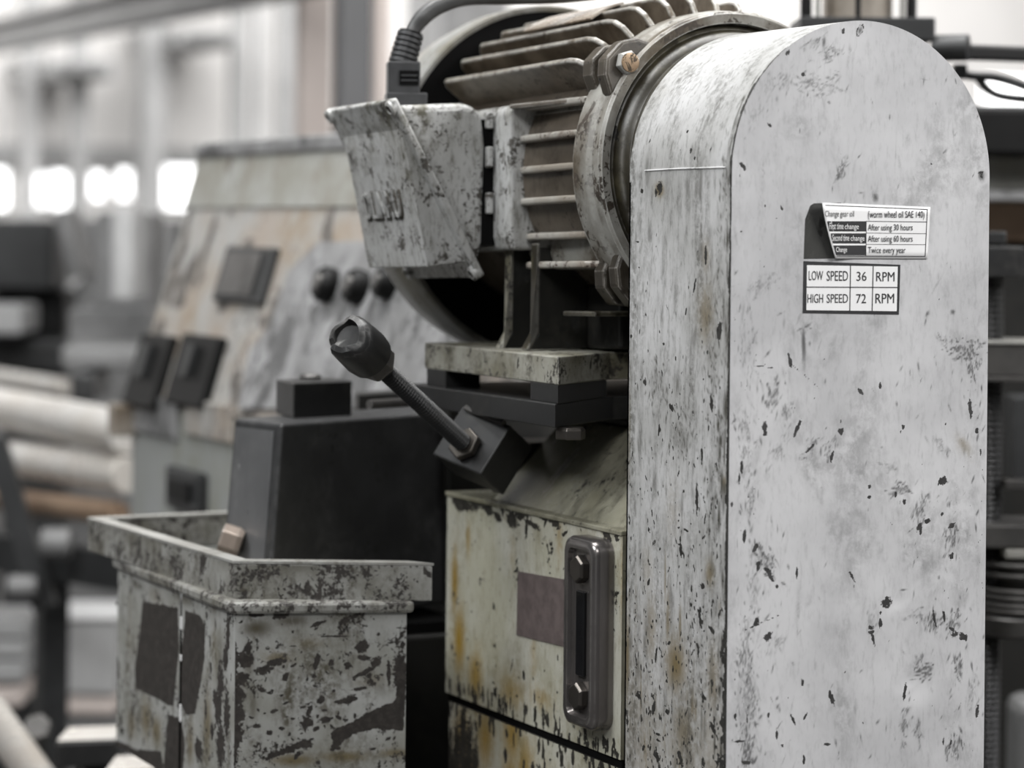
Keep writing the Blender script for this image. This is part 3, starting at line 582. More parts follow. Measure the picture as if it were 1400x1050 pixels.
# ================================================================== GEAR GUARD
W = atY(1352, 300, 0).x; GD = .217; GR = W / 2
ztop = atY(1176, 28, 0).z; zc = ztop - GR
GB = ZB
t = empty('belt_guard', (GR, GD / 2, GB)); tag(t, 'tall light grey arched sheet metal guard with scuffed paint', 'guard')
guard = t
rf = Ras(-.01, W + .01, 0, ztop - GB + .01)
def fm(u, v): p = atY(u, v, 0); return p.x, p.z - GB
S = 1167.0
def fc(L, u, v, l, w_, ang=90, val=1, kind='chip'):
    x, z = fm(u, v); rf.blob(L, x, z, l / S, w_ / S, math.radians(ang), val, kind)
chips = [(1079, 493, 9, 2.4, 105), (1176, 536, 7, 2.2, -45), (1203, 528, 4, 2, 90), (1045, 586, 8, 3.2, 92), (1149, 590, 4.5, 3.6, 0), (1149, 577, 2, 2, 0), (1089, 587, 11, 2.6, 62), (1107, 613, 9, 1.6, 40),
 (1136, 627, 7, 2.4, 70), (1326, 559, 11, 3, 97), (1234, 584, 3, 2.2, 90), (1335, 589, 4, 2.6, 90), (1340, 619, 4, 1.6, 90), (1188, 666, 2.6, 2.4, 0), (1188, 680, 4, 2.2, 0), (1288, 658, 6, 5.2, 30),
 (1236, 687, 4, 2.2, 90), (1224, 677, 3.5, 1.8, 90), (1256, 721, 6, 3.2, 60), (1258, 726, 5, 2, 90), (1267, 713, 4.5, 2.6, 20), (1300, 719, 5, 2.8, 30), (1300, 761, 4.5, 3, 80), (1287, 704, 3, 1.8, 50),
 (1032, 750, 5, 3.4, 60), (1036, 773, 6, 3.4, 100), (1050, 781, 7, 2.6, 150), (1053, 790, 7, 2, 130), (1062, 802, 2.5, 2, 0), (1089, 784, 7, 1.8, 88), (1164, 789, 8, 1.7, -55), (1211, 824, 6.6, 6, 0),
 (1203, 853, 5, 2.6, 90), (1203, 838, 2.6, 1.4, 90), (1190, 858, 4, 2.8, 0), (1191, 864, 4.5, 2, 0), (1193, 875, 8, 2.2, -75), (1033, 850, 5.5, 3, 60), (1030, 856, 8, 1.4, 25), (1049, 871, 6, 4.4, 50),
 (1277, 847, 10, 1.6, -75), (1290, 844, 8, 1.8, -80), (1302, 862, 6, 2.2, -35), (1305, 868, 5, 2.4, 0), (1316, 871, 7, 4, -25), (1236, 946, 11, 2, 80), (1137, 956, 8, 2.8, -72), (1134, 950, 5, 2, 90),
 (1096, 933, 5, 2, 90), (1084, 985, 8, 1.8, -62), (1130, 1018, 4, 2, -10), (1179, 989, 2.6, 1.4, 90), (1335, 973, 7, 3, 90), (1289, 1013, 6, 1.3, 88), (1299, 1016, 7, 1.2, 72), (1013, 640, 7, 2, 90), (1010, 655, 5, 1.4, 90),
 (1017, 733, 8, 2.2, 88), (1021, 985, 7, 1.4, 92), (1005, 980, 5, 2, 90), (1050, 978, 3, 1.6, 90), (1061, 1005, 7, 1.5, 90), (1069, 1020, 2, 1.2, 0), (1100, 980, 5, 1.4, 60), (1098, 1040, 5, 2, 90), (1010, 1014, 8, 1.5, 0), (1020, 1043, 7, 2, -10),
 (1015, 228, 5, 2.6, -50), (1051, 171, 4, 1.6, -35), (1098, 102, 2.8, 2.4, 0), (1076, 72, 3.4, 2.6, 40), (1152, 43, 4, 2.6, 70), (1068, 285, 4, 1.2, -55), (1045, 282, 2, 1, 90), (1061, 299, 1.6, 1, 0), (1012, 317, 1.8, 1.2, 0), (1000, 690, 3, 1.5, 90)]
for c_ in chips: fc(0, c_[0], c_[1], c_[2] * 1.1, c_[3] * 1.1, c_[4])
for u, v, l, w_, a_ in [(1175, 42, 7, 3.6, 62), (1126, 58, 8, 2.6, 85), (1196, 270, 9, 5, -72), (1341, 241, 9, 6.5, 90), (1302, 427, 4.5, 3.6, 0), (1098, 470, 34, 3, 92), (1267, 430, 5, 3, 60)]:
    fc(1, u, v, l * 1.1, w_ * 1.2, a_, 1.0, 'soft'); 
fc(0, 1175, 42, 8, 4, 62, 1, 'ring'); fc(0, 1341, 241, 9, 6.5, 90, .62, 'chip')
stains = [(1320, 478, 24, 14, 10, .8), (1328, 500, 22, 10, 90, .8), (1300, 470, 18, 8, 150, .5), (1095, 430, 22, 4, 60, .6), (1084, 455, 16, 5, 100, .6), (1100, 448, 12, 6, 30, .5), (1096, 410, 14, 3, 70, .5), (1115, 115, 30, 18, 0, .45),
 (1070, 110, 18, 10, 60, .4), (1151, 235, 20, 7, 70, .6), (1180, 235, 10, 4, 70, .4), (1269, 185, 26, 5, 90, .35), (1130, 75, 20, 10, 20, .5), (1110, 60, 18, 6, 30, .5), (1165, 90, 50, 3, 85, .4), (1055, 545, 22, 12, 70, .55), (1076, 560, 18, 7, 80, .5),
 (1020, 470, 40, 12, 90, .4), (1020, 600, 60, 14, 90, .4), (1040, 390, 30, 14, 30, .35), (1060, 620, 26, 10, 60, .4), (1107, 613, 22, 8, 50, .55), (1136, 610, 25, 7, 70, .5), (1232, 670, 14, 10, 0, .65), (1258, 700, 26, 10, 70, .6), (1300, 735, 30, 10, 85, .55),
 (1285, 610, 18, 8, 130, .4), (1264, 919, 16, 11, 0, .9), (1255, 905, 12, 8, 90, .5), (1310, 910, 20, 8, 90, .6), (1275, 850, 22, 14, 80, .6), (1300, 850, 18, 12, 60, .7), (1250, 840, 14, 8, 0, .4), (1235, 990, 26, 9, 80, .5), (1255, 1000, 20, 6, 90, .5), (1305, 1020, 22, 12, 90, .6),
 (1090, 840, 45, 5, 88, .45), (1105, 825, 9, 5, 40, .5), (1147, 800, 26, 3, 90, .35), (1185, 740, 30, 2.5, 90, .3), (1025, 690, 40, 6, 90, .45), (1017, 900, 60, 12, 90, .5), (1023, 950, 50, 12, 90, .5), (1020, 1020, 40, 14, 90, .6), (1060, 880, 18, 8, 30, .35),
 (1030, 800, 60, 8, 90, .4), (1045, 765, 28, 12, 120, .75), (1190, 850, 20, 8, 90, .35), (1335, 620, 30, 5, 90, .35), (1330, 950, 30, 8, 90, .4), (1215, 640, 12, 6, 0, .35), (1144, 700, 20, 2, 90, .35), (1040, 140, 40, 10, 70, .3), (1300, 60, 30, 10, 140, .25), (1255, 65, 24, 5, 150, .3),
 (1040, 260, 40, 6, 90, .25), (1138, 400, 8, 30, 0, .2), (1280, 390, 24, 2.4, 55, .5), (1300, 372, 14, 2, 20, .4), (1120, 500, 26, 2, 145, .35), (1180, 700, 40, 2, 20, .4)]
for u, v, l, w_, a_, val in stains:
    fc(1, u, v, l, w_, a_, val * (.55 if w_ > 6 else .95), 'soft')
    if w_ > 5:
        for k in range(int(16 + l * w_ / 9)):
            ra_ = math.radians(a_); p_, q_ = rng.normal(0, .5) * l, rng.normal(0, .5) * w_
            fc(1, u + p_ * math.cos(ra_) + q_ * math.sin(ra_), v - p_ * math.sin(ra_) + q_ * math.cos(ra_), rng.uniform(2, 9), rng.uniform(.8, 2.6), a_ + rng.normal(0, 22), min(1, val * rng.uniform(1.0, 1.9)), 'soft')
for i in range(260):     # small nicks, denser near the foot and the left edge
    u = rng.uniform(1003, 1345); v = 1050 - 1000 * rng.beta(1.2, 1.5)
    if rng.random() < .45: u = 1003 + abs(rng.normal(0, 30)); 
    if rng.random() < .3: u = 1345 - abs(rng.normal(0, 40)); v = rng.uniform(430, 1050)
    fc(0, u, v, rng.uniform(.9, 2.4), rng.uniform(.35, .8), rng.normal(85, 30), .85)
for i in range(260):
    u = rng.uniform(1003, 1345); v = rng.uniform(90, 1050)
    if rng.random() < .5: u = rng.choice([1003 + abs(rng.normal(0, 45)), 1345 - abs(rng.normal(0, 60))]); v = rng.uniform(420, 1050)
    fc(1, u, v, rng.uniform(3, 9), rng.uniform(1, 2.4), rng.normal(80, 28), rng.uniform(.5, 1.0), 'soft')
for i in range(130):     # drips
    fc(1, rng.uniform(1005, 1345), rng.uniform(60, 1050), rng.uniform(8, 28), rng.uniform(1.2, 4), rng.normal(88, 10), rng.uniform(.2, .5), 'soft')
for a_, b_ in [((1016, 863), (1063, 842)), ((1080, 497), (1118, 530)), ((1025, 500), (1070, 505))]:
    for k in range(24):
        q_ = k / 23; fc(0, a_[0] + (b_[0] - a_[0]) * q_, a_[1] + (b_[1] - a_[1]) * q_, 1.8, .8, math.degrees(math.atan2(a_[1] - b_[1], b_[0] - a_[0])), .85)
for u, v, l, w_ in [(1253, 953, 26, 18), (1240, 940, 20, 10), (1245, 675, 20, 8), (1020, 615, 14, 8), (1225, 830, 20, 8)]: fc(3, u, v, l, w_, 20, .8, 'soft')
fc(2, 1317, 610, 22, 10, 130, .6, 'soft')
th = np.linspace(0, PI, 300); aa = GR * (1 - np.cos(th)); zt = (zc - GB) + np.sqrt(np.maximum(GR ** 2 - (aa - GR) ** 2, 0))
nb1, nb2 = 420, 110
rows = [np.full_like(aa, z) for z in np.linspace(0, zc - GB, nb1)] + [(zc - GB) + (zt - (zc - GB)) * q_ for q_ in np.linspace(0, 1, nb2)[1:]]
B = np.array(rows); A = np.repeat(aa[None], len(rows), 0)
P = np.stack([A, np.full_like(A, -.0004), B + GB], -1)
gridmesh('front_panel', P, 'guard', t, rf, np.stack([A, B], -1))
# side shell: arc length s from foot on the left, over the arch, down to the right
def outline(s):
    h = zc - GB; L_ = PI * GR
    if s <= h: return 0.0, GB + s
    if s <= h + L_: a_ = (s - h) / GR; return GR - GR * math.cos(a_), zc + GR * math.sin(a_)
    return W, zc - (s - h - L_)
hS = zc - GB
ss = np.concatenate([np.linspace(0, hS + GR * 1.6, 760), np.linspace(hS + GR * 1.6, 2 * hS + PI * GR, 60)[1:]])
rs = Ras(-.001, GD + .002, 0, hS + GR * 1.7)
def smap(u, v):
    p = atX(u, v, 0)
    if p.z <= zc: return p.y, p.z - GB
    # on the arch: search
    best = None
    for q_ in np.linspace(0, 1.5, 60):
        x, z = GR - GR * math.cos(q_), zc + GR * math.sin(q_)
        n_ = V((-math.cos(q_), 0, math.sin(q_))); pt = at_plane(u, v, (x, 0, z), n_); e_ = (V((pt.x, 0, pt.z)) - V((x, 0, z))).length
        if best is None or e_ < best[0]: best = (e_, pt.y, hS + GR * q_)
    return best[1], best[2]
def sch(L, u, v, l, w_, ang=90, val=1, kind='chip'):
    y, s_ = smap(u, v); rs.blob(L, GD - y if False else y, s_, l / 1180, w_ / 1180 * (2.4 if kind == 'soft' else 1.5), PI - math.radians(ang), val, kind)
for c_ in [(902, 257, 8, 5, 60), (897, 264, 5, 2, 100), (878, 262, 4, 2, 0), (872, 331, 4, .8, 0), (863, 460, 3, 1.6, 0), (882, 524, 4, 3, 80), (908, 471, 4, 1.4, 0), (950, 392, 12, 1.3, 72), (938, 427, 7, 1.2, 72), (901, 588, 9, 1.3, 80), (918, 558, 6, 2.4, 150), (960, 621, 10, 1.8, -85),
   (984, 453, 12, 4, 75), (973, 552, 12, 2.4, 95), (965, 350, 13, 2.2, 90), (953, 683, 18, 2.4, 92), (964, 710, 8, 1.2, 75), (931, 754, 8, 3, 100), (961, 802, 5, 3, 0), (887, 796, 5, 2, 60), (957, 840, 10, 2, 80), (958, 852, 8, 2.2, 100), (973, 861, 7, 2.5, -25), (897, 896, 14, 1.4, 80), (955, 890, 9, 1.8, 95),
   (873, 951, 6, 3.6, 0), (894, 968, 10, 2.4, 80), (913, 974, 4.5, 2.6, 0), (962, 954, 7, 2.2, -20), (858, 988, 6, 1.8, 70), (852, 1007, 12, 2.4, 85), (975, 996, 10, 3, -45), (975, 1008, 3, 1.8, 0), (900, 1005, 6, 1.3, 0), (900, 1013, 6, 1.3, 0), (930, 1036, 12, 3, -55), (898, 1034, 8, 3.6, -40), (880, 1023, 5, 1.8, 50), (961, 1042, 6, 2.6, 90),
   (930, 745, 5, 1, 0), (928, 722, 4, .8, 10), (938, 725, 6, 1, -10), (962, 735, 5, 1.4, 40), (940, 180, 2.4, 1.6, 90), (945, 205, 3.5, 2, 90), (972, 202, 5, 1, 60), (950, 215, 3, 1.8, 90), (930, 208, 3, .8, 80), (888, 195, 7, .8, 70), (915, 880, 5, 1.6, 30), (938, 975, 6, 1, 60), (870, 905, 8, 1, 75), (921, 800, 2, 1, 90)]:
    sch(0, *c_)
for u, v, l, w_, a_, val in [(931, 600, 34, 14, 95, 1.0), (897, 520, 34, 12, 120, .9), (905, 545, 26, 10, 60, .7), (940, 560, 40, 10, 90, .7), (975, 500, 90, 8, 90, .9), (985, 600, 80, 7, 90, 1.0), (985, 350, 80, 6, 90, .7), (968, 420, 60, 10, 90, .6), (945, 640, 40, 10, 90, .5), (880, 620, 40, 10, 90, .4),
   (890, 700, 40, 14, 70, .4), (975, 700, 60, 8, 90, .8), (960, 900, 60, 12, 90, .6), (880, 930, 50, 14, 90, .6), (930, 980, 50, 16, 90, .7), (870, 1010, 40, 10, 90, .7), (930, 170, 30, 4, 60, .4), (990, 250, 50, 4, 85, .8), (905, 130, 24, 8, 80, .35)]:
    sch(1, u, v, l, w_, a_, val * .6, 'soft')
    y_, s_ = smap(u, v)
    for k in range(int(12 + l * w_ / 14)):
        rs.blob(1, y_ + rng.normal(0, .6) * w_ / 1180 * 2.4, s_ + rng.normal(0, .55) * l / 1180, rng.uniform(2, 9) / 1180, rng.uniform(1, 3) / 1180, PI / 2 + rng.normal(0, .35), min(1, val * rng.uniform(.7, 1.3)), 'soft')
for u, v, l, w_, val in [(902, 260, 12, 6, 1.0), (965, 430, 45, 10, .7), (965, 350, 26, 6, .6), (971, 785, 22, 6, .8), (924, 910, 45, 14, .95), (890, 860, 60, 8, .6), (975, 930, 60, 8, .7), (935, 1000, 50, 14, .7), (858, 900, 80, 4, .9), (860, 600, 90, 3, .5), (920, 700, 50, 10, .35), (990, 660, 12, 4, .8), (885, 780, 40, 8, .4)]:
    sch(2, u, v, l, w_, 90, val, 'soft')
for i in range(700):
    u = rng.uniform(855, 992); v = 1060 - 760 * rng.beta(.9, 2.3); sch(0, u, v, rng.uniform(1, 5.5), rng.uniform(.5, 1.3), rng.normal(88, 18), .9)
for i in range(150): sch(1, rng.uniform(858, 990), rng.uniform(240, 1050), rng.uniform(20, 60), rng.uniform(1.5, 5), 90, rng.uniform(.25, .7), 'soft')
for k in range(150):
    z0_ = rng.uniform(0, hS + GR * .8); rs.blob(1, abs(rng.normal(.004, .007)), z0_, rng.uniform(.006, .03), rng.uniform(.0015, .005), PI / 2, rng.uniform(.6, 1.1), 'soft')
for k in range(200): rs.blob(0, abs(rng.normal(.001, .0014)), (hS + GR * .7) * rng.random(), rng.uniform(.003, .010), rng.uniform(.0008, .0016), PI / 2)
for k in range(14): rs.blob(2, rng.uniform(0, GD), .30 * rng.random() ** 1.3, .13, .05, PI / 2, rng.uniform(.25, .5), 'soft')
for k in range(50): rs.blob(2, rng.uniform(0, GD), .42 * rng.random(), rng.uniform(.01, .05), rng.uniform(.002, .007), PI / 2, rng.uniform(.3, .8), 'soft')
# chipped paint down the front corner
z_ = 0.0
while z_ < hS + GR * .9:
    q_ = 1 - z_ / hS
    rs.blob(0, .0015, z_, rng.uniform(.004, .014), (.0012 + .0035 * max(q_, 0) * rng.random() + (.001 if q_ > .25 else 0)), PI / 2, 1.0 if rng.random() < (.92 if q_ > 0 else .8) else .3)
    z_ += rng.uniform(.003, .009)
for i in range(140): rs.blob(0, abs(rng.normal(0, .006)), .38 * rng.random() ** 1.2, rng.uniform(.002, .008), rng.uniform(.001, .003), PI / 2)
yy = np.linspace(0, GD, 130)
oc = np.array([outline(s_) for s_ in ss])
P = np.zeros((len(ss), len(yy), 3)); P[..., 0] = oc[:, 0][:, None]; P[..., 1] = yy[None]; P[..., 2] = oc[:, 1][:, None]
ab = np.zeros((len(ss), len(yy), 2)); ab[..., 0] = yy[None]; ab[..., 1] = ss[:, None]
gridmesh('side_shell', P, 'guard_side', t, rs, ab, smooth=True)
pl = [(outline(s_)[0], GD, outline(s_)[1]) for s_ in np.linspace(0, 2 * hS + PI * GR, 80)]
prism('back_panel', pl, (0, -.003, 0), 'oily_and_shade', t)
# rolled front rim, standing a little proud
rim = [V((outline(s_)[0] + (.001 if s_ < hS + 1 else 0), .0, outline(s_)[1])) for s_ in np.linspace(hS * .0, 2 * hS + PI * GR, 160)]
zr = atX(925, 184, 0).z
tube('pressed_crease', [(GR - GR * math.cos(.02) - .0002, .012, zc + .006), (-.0002, GD * .5, zc + .006), (0, GD - .035, zc + .005)], .0011, 'guard_side', t, n=6)

# ---- stickers
def fp(u, v, y=-.001): return atY(u, v, y)
Rl = Matrix.Rotation(PI / 2, 3, 'X')
lab = prism('speed_sticker', [fp(1099, 357), fp(1231, 362), fp(1229, 430), fp(1098, 428)], (0, .0005, 0), 'ink', t); lab['label'] = 'black framed speed sticker'
prism('sticker_paper', [fp(1103.5, 362.5, -.0013), fp(1227.5, 364.5, -.0013), fp(1226, 425.5, -.0013), fp(1102.5, 424, -.0013)], (0, .0003, 0), 'white', lab)
def line(u0, v0, u1, v1, wd, par, mat='ink', y=-.0016):
    a, b = fp(u0, v0, y), fp(u1, v1, y); d_ = (b - a).normalized(); n_ = V((-d_.z, 0, d_.x)) * wd / S / 2
    prism('printed_line', [a - n_, b - n_, b + n_, a + n_], (0, .0003, 0), mat, par)
line(1103, 392.5, 1227, 393, 1.2, lab); line(1163, 363, 1162, 425, 1.2, lab); line(1194, 364, 1192.5, 425, 1.2, lab)
def ptext(s_, u0, u1, v0, v1, par, mat='ink', y=-.0016):
    c = fp((u0 + u1) / 2, (v0 + v1) / 2, y); a, b = fp(u0, (v0 + v1) / 2, y), fp(u1, (v0 + v1) / 2, y)
    text('lettering', s_, c, (b - a).length, (v1 - v0) / 1306, mat, par, rot=Rl, extrude=.0001)
for s_, u0, u1, v0, v1 in [('LOW', 1105.5, 1125, 371, 384), ('SPEED', 1130.5, 1159.5, 371, 385), ('36', 1171, 1184.5, 372, 385), ('RPM', 1198, 1223, 372.5, 385.5), ('HIGH', 1104, 1125.5, 402.5, 415), ('SPEED', 1130.5, 1159.5, 402.5, 415), ('72', 1170.5, 1184, 402.5, 415.5), ('RPM', 1197, 1222.5, 402, 415.5)]:
    ptext(s_, u0, u1, v0, v1, lab)
res = prism('glue_residue', [fp(1101, 300, -.0007), fp(1108, 281, -.0007), fp(1113, 278, -.0007), fp(1150, 277, -.0007), fp(1160, 353, -.0007), fp(1099, 354, -.0007)], (0, .0003, 0), 'residue', t); res['label'] = 'dark glue residue beneath the peeled sticker'
# peeling sticker: flat on the right, lifting at its left end
def sticker_y(u): 
    q_ = max(0, (1178 - u) / 55); return -.0012 - .011 * q_ ** 2.2
nu, nv = 40, 8; P = np.zeros((nv, nu, 3))
for j in range(nv):
    for i in range(nu):
        q_ = j / (nv - 1); ul = 1124 + 18 * q_ ** 1.3; u = ul + (1272 - 4 * q_ - ul) * i / (nu - 1); v = (277 + (i / (nu - 1)) * 6) + q_ * ((353 if i < 0 else 353.5) - 277 - (i / (nu - 1)) * 5.5)
        p = atY(u, v, sticker_y(u)); P[j, i] = p
st = gridmesh('oil_sticker', P, 'white', t, None, None, smooth=True, flip=True)
sol = st.modifiers.new('thickness', 'SOLIDIFY'); sol.thickness = .0004; sol.offset = 1
st['label'] = 'white oil change sticker peeling at its left end'
def sline(u0, v0, u1, v1, wd=1.0, mat='ink'):
    n = 10; vv = []; fs = []
    for k in range(n + 1):
        q_ = k / n; u = u0 + (u1 - u0) * q_; v = v0 + (v1 - v0) * q_
        d_ = (0, wd / 2) if abs(u1 - u0) > abs(v1 - v0) else (wd / 2, 0)
        vv += [atY(u - d_[0], v - d_[1], sticker_y(u) - .0007), atY(u + d_[0], v + d_[1], sticker_y(u) - .0007)]
    for k in range(n): fs.append((2 * k, 2 * k + 1, 2 * k + 3, 2 * k + 2))
    mk('printed_line', vv, fs, mat, st)
def sblock(u0a, u0b, v0, v1, u1, mat='ink'):
    n = 8; vv, fs = [], []
    for j in (0, 1):
        for k in range(n + 1):
            q_ = k / n; ua = u0a if j == 0 else u0b; u = ua + (u1 - ua) * q_; v = (v0, v1)[j]; vv.append(atY(u, v, sticker_y(u) - .0005))
    for k in range(n): fs.append((k, k + 1, n + 2 + k, n + 1 + k))
    mk('printed_block', vv, fs, mat, st)
sline(1128, 280.5, 1268.5, 286.5); sline(1184, 302.5, 1267, 303.5, .8); sline(1184, 318.5, 1267, 319.5, .7, 'ink_l'); sline(1184, 334, 1266, 334.5, .7, 'ink_l'); sline(1144, 350, 1265, 350.5)
sline(1268, 286, 1265, 350.5, .9); sline(1184.5, 302, 1184, 350, .7)
sblock(1130, 1133, 302.5, 316.5, 1184); sblock(1135, 1138, 319, 333, 1184); sblock(1139, 1143, 335.5, 349, 1184)
def stext(s_, u0, u1, v0, v1, mat='ink'):
    uc = (u0 + u1) / 2; y = sticker_y(uc) - .0010; a, b = atY(u0, (v0 + v1) / 2, sticker_y(u0) - .001), atY(u1, (v0 + v1) / 2, sticker_y(u1) - .001)
    c = (a + b) / 2; d_ = (b - a).normalized(); Rm = Matrix((d_, V((0, 0, 1)), d_.cross(V((0, 0, 1))))).transposed()
    text('lettering', s_, c, (b - a).length, (v1 - v0) / 1306, mat, st, rot=Rm, extrude=.0001)
for s_, u0, u1, v0, v1, mt in [('Change', 1128, 1147, 287, 298, 'ink_l'), ('gear oil', 1149, 1168, 287, 298, 'ink_l'), ('(worm wheel oil SAE 140)', 1187, 1264, 287, 300, 'ink'), ('After using 30 hours', 1187, 1248, 305.5, 317, 'ink'), ('After using 60 hours', 1187, 1248, 321, 332.5, 'ink'), ('Twice every year', 1187, 1238, 336.5, 348, 'ink'),
      ('First time', 1134, 1153, 305, 314, 'white'), ('change', 1155, 1174, 305, 315, 'white'), ('Second time', 1138, 1161, 321, 330, 'white'), ('change', 1163, 1182, 321, 331, 'white'), ('Change', 1143, 1158, 337, 346, 'white')]:
    stext(s_, u0, u1, v0, v1, mt)

# ================================================================== ELECTRIC MOTOR (local: y along the shaft, 0 at the flange)
mt_ = empty('electric_motor', (GR, .27, atY(983, 231, .27).z), (-.026, 0, 0))
tag(mt_, 'worn ribbed electric motor with terminal box behind the arched guard', 'motor')
MI = mat_of(mt_).inverted()
def L3(p): return MI @ V(p)
AX = V((0, 1, 0)); OX = V((-1, 0, 0))
lathe('drive_end_bell', [(.09, -.05), (.150, -.05), (.153, -.035), (.150, -.024), (.158, -.018), (.163, -.006), (.170, -.002), (.170, .02), (.09, .02)], (0, 0, 0), AX, 'ring', mt_, n=96, local=True)
rimo = lathe('flange_rim', [(.169, .0), (.170, -.012), (.181, -.014), (.184, -.010), (.184, .006), (.187, .012), (.187, .045), (.182, .052), (.150, .056), (.150, .0)], (0, 0, 0), AX, 'ring_rim', mt_, n=96, local=True, closed=True)
FB = .166
lathe('motor_frame', [(.12, .05), (FB, .052), (FB, .455), (.12, .46)], (0, 0, 0), AX, 'frame', mt_, n=72, local=True)
def fin(ang, y0, y1, ro, ri=.155, th_=.0068, sh=.035, name='cooling_fin', horiz=False):
    prof = [(y0, ri), (y0, ri + (ro - ri) * .55), (y0 + sh * .22, ri + (ro - ri) * .80), (y0 + sh * .55, ri + (ro - ri) * .95), (y0 + sh, ro), (y1 - .012, ro), (y1, ro - .010), (y1, ri)]
    a = math.radians(ang); er = V((math.cos(a), 0, math.sin(a))); et = V((-math.sin(a), 0, math.cos(a)))
    if horiz:
        z0 = ri * math.sin(a); er = V((-1, 0, 0)); et = V((0, 0, 1)); base = V((0, 0, math.sin(a) * .19)); rr_ = lambda r: r * 1.0
        poly = [base + V((0, y, 0)) + er * r for (y, r) in prof]
    else: poly = [V((0, y, 0)) + er * r for (y, r) in prof]
    v, f = prismvf([p_ - et * th_ / 2 for p_ in poly], et * th_)
    return mk(name, v, f, 'fin', mt_, local=True, bevel=.0026, seg=3)
for k in range(-2, 15):
    a = 90 + (k - 6.5) * 9.6 + 0 ; 
    if 12 < a < 152 and not (128 < a < 138 and False): fin(a, .052, .436, .214 if a > 60 else .21)
# side panel (cast boss) behind short horizontal fins
XP = -.176
for (v_) in (140, 185, 229, 273, 322, 362):
    p = L3(atX(740, v_, -.02)); zz = p.z
    y0, y1 = .045, .215
    xo = .176 if abs(zz) < .075 else .168
    xi = .120
    prof = [(y0 - .004, xi), (y0 - .002, xo - .020), (y0 + .018, xo - .004), (y0 + .045, xo), (y1 - .02, xo), (y1 - .002, xo - .006), (y1, xi)]
    v, f = prismvf([V((-x, y, zz - .0042)) for (y, x) in prof], V((0, 0, .0084))); mk('cooling_fin', v, f, 'fin', mt_, local=True, bevel=.003, seg=3)
# recess pockets between them: chamfered box floor
bz0, bz1 = L3(atX(740, 345, -.02)).z, L3(atX(740, 150, -.02)).z
v, f = prismvf([V((-.145, .05, bz0 - .02)), V((-.150, .06, bz0)), V((-.150, .06, bz1)), V((-.145, .05, bz1 + .01)), V((-.09, .05, bz1 + .02)), V((-.09, .05, bz0 - .02))], V((0, .17, 0))); mk('side_casing', v, f, 'pocket', mt_, local=True, bevel=.003)
for o_ in [o for o in mt_.children if o.name.startswith('cooling_fin')][-6:]: o_.data.materials[0] = M['fin_side']
XB_ = L3(atY(678, 200, .522)).x
# terminal boss (flat upright face)
v, f = prismvf([V((XB_ + .004, .212, bz0 + .004)), V((XB_, .212, bz0 + .02)), V((XB_, .212, bz1 + .004)), V((XB_ + .005, .212, bz1 + .012)), V((-.10, .212, bz1 + .012)), V((-.10, .212, bz0 + .004))], V((0, .236, 0))); mk('terminal_boss', v, f, 'tbox', mt_, local=True, bevel=.006, seg=3)
v, f = prismvf([V((-.160, .044, bz1 + .006)), V((-.186, .21, bz1 + .006)), V((-.10, .21, bz1 + .006)), V((-.10, .044, bz1 + .006))], V((0, 0, .006))); mk('boss_ledge', v, f, 'frame', mt_, local=True, bevel=.002)
# name plate resting over the fins
a0_, a1_ = 103, 121; vs_, fs = [], []
n = 10
for q_ in range(n + 1):
    a = math.radians(a0_ + (a1_ - a0_) * q_ / n)
    sh_ = .03 * (q_ / n)
    for y_ in (.17 - sh_, .35 - sh_):
        for r_ in (.214, .2165): vs_.append(V((r_ * math.cos(a), y_, r_ * math.sin(a))))
for q_ in range(n):
    b = q_ * 4; c = b + 4
    fs += [(b, b + 2, c + 2, c), (b + 1, c + 1, c + 3, b + 3), (b, c, c + 1, b + 1), (b + 2, b + 3, c + 3, c + 2)]
fs += [(0, 1, 3, 2), (n * 4, n * 4 + 2, n * 4 + 3, n * 4 + 1)]
o = mk('rating_plate', vs_, fs, 'badge', mt_, local=True, smooth=True); o['label'] = 'pale curved plate over the fins'
# fan cover
lathe('fan_cover', [(.232, .456), (.236, .462), (.236, .50), (.228, .555), (.20, .585), (.05, .59)], (0, 0, 0), AX, 'cover', mt_, n=96, local=True)
lathe('cover_rim', [(.2285, .448), (.2345, .447), (.237, .455), (.237, .463), (.2285, .463)], (0, 0, 0), AX, 'cover', mt_, n=96, local=True, closed=True)
lathe('cover_shadow_plate', [(.10, .4505), (.2290, .4505), (.2290, .4555), (.10, .4555)], (0, 0, 0), AX, 'gasket_and_shade', mt_, n=64, local=True)  # black plate stands in for the shade inside the cover
# clamp ears with bolts
def ear(ang, full=True):
    a = math.radians(ang); er = V((math.cos(a), 0, math.sin(a))); et = V((-math.sin(a), 0, math.cos(a)))
    c = er * .186
    outl = [(-.044, -.014), (-.034, .008), (-.017, .022), (.012, .025), (.028, .014), (.046, -.014)]
    v, f = prismvf([c + et * x + er * y + V((0, -.008, 0)) for x, y in outl], V((0, .022, 0))); e = mk('clamp_ear', v, f, 'ear', mt_, local=True, bevel=.004, seg=2)
    v, f = prismvf([c + et * x + er * y + V((0, .030, 0)) for x, y in [(p_[0] * .85, p_[1] * .95) for p_ in outl]], V((0, .024, 0))); mk('ear_block', v, f, 'ear', e, local=True, bevel=.003)
    box('bridge', c + V((0, .018, 0)) - er * .006, (.03, .03, .012), 'ear', e, R=Matrix((et, AX, er)).transposed(), local=True)
    cb = c + V((0, -.008, 0)) + er * .002
    b = hexb('ear_bolt', cb, (0, -1, 0), .0145, .010, 'lip_top', e, local=True)
    lathe('bolt_face', [(.0115, 0), (.0112, .0012), (.0095, .0016)], cb + V((0, -.0098, 0)), (0, -1, 0), 'brass', e, n=24, local=True)
ear(141); ear(38); ear(226); ear(-46)
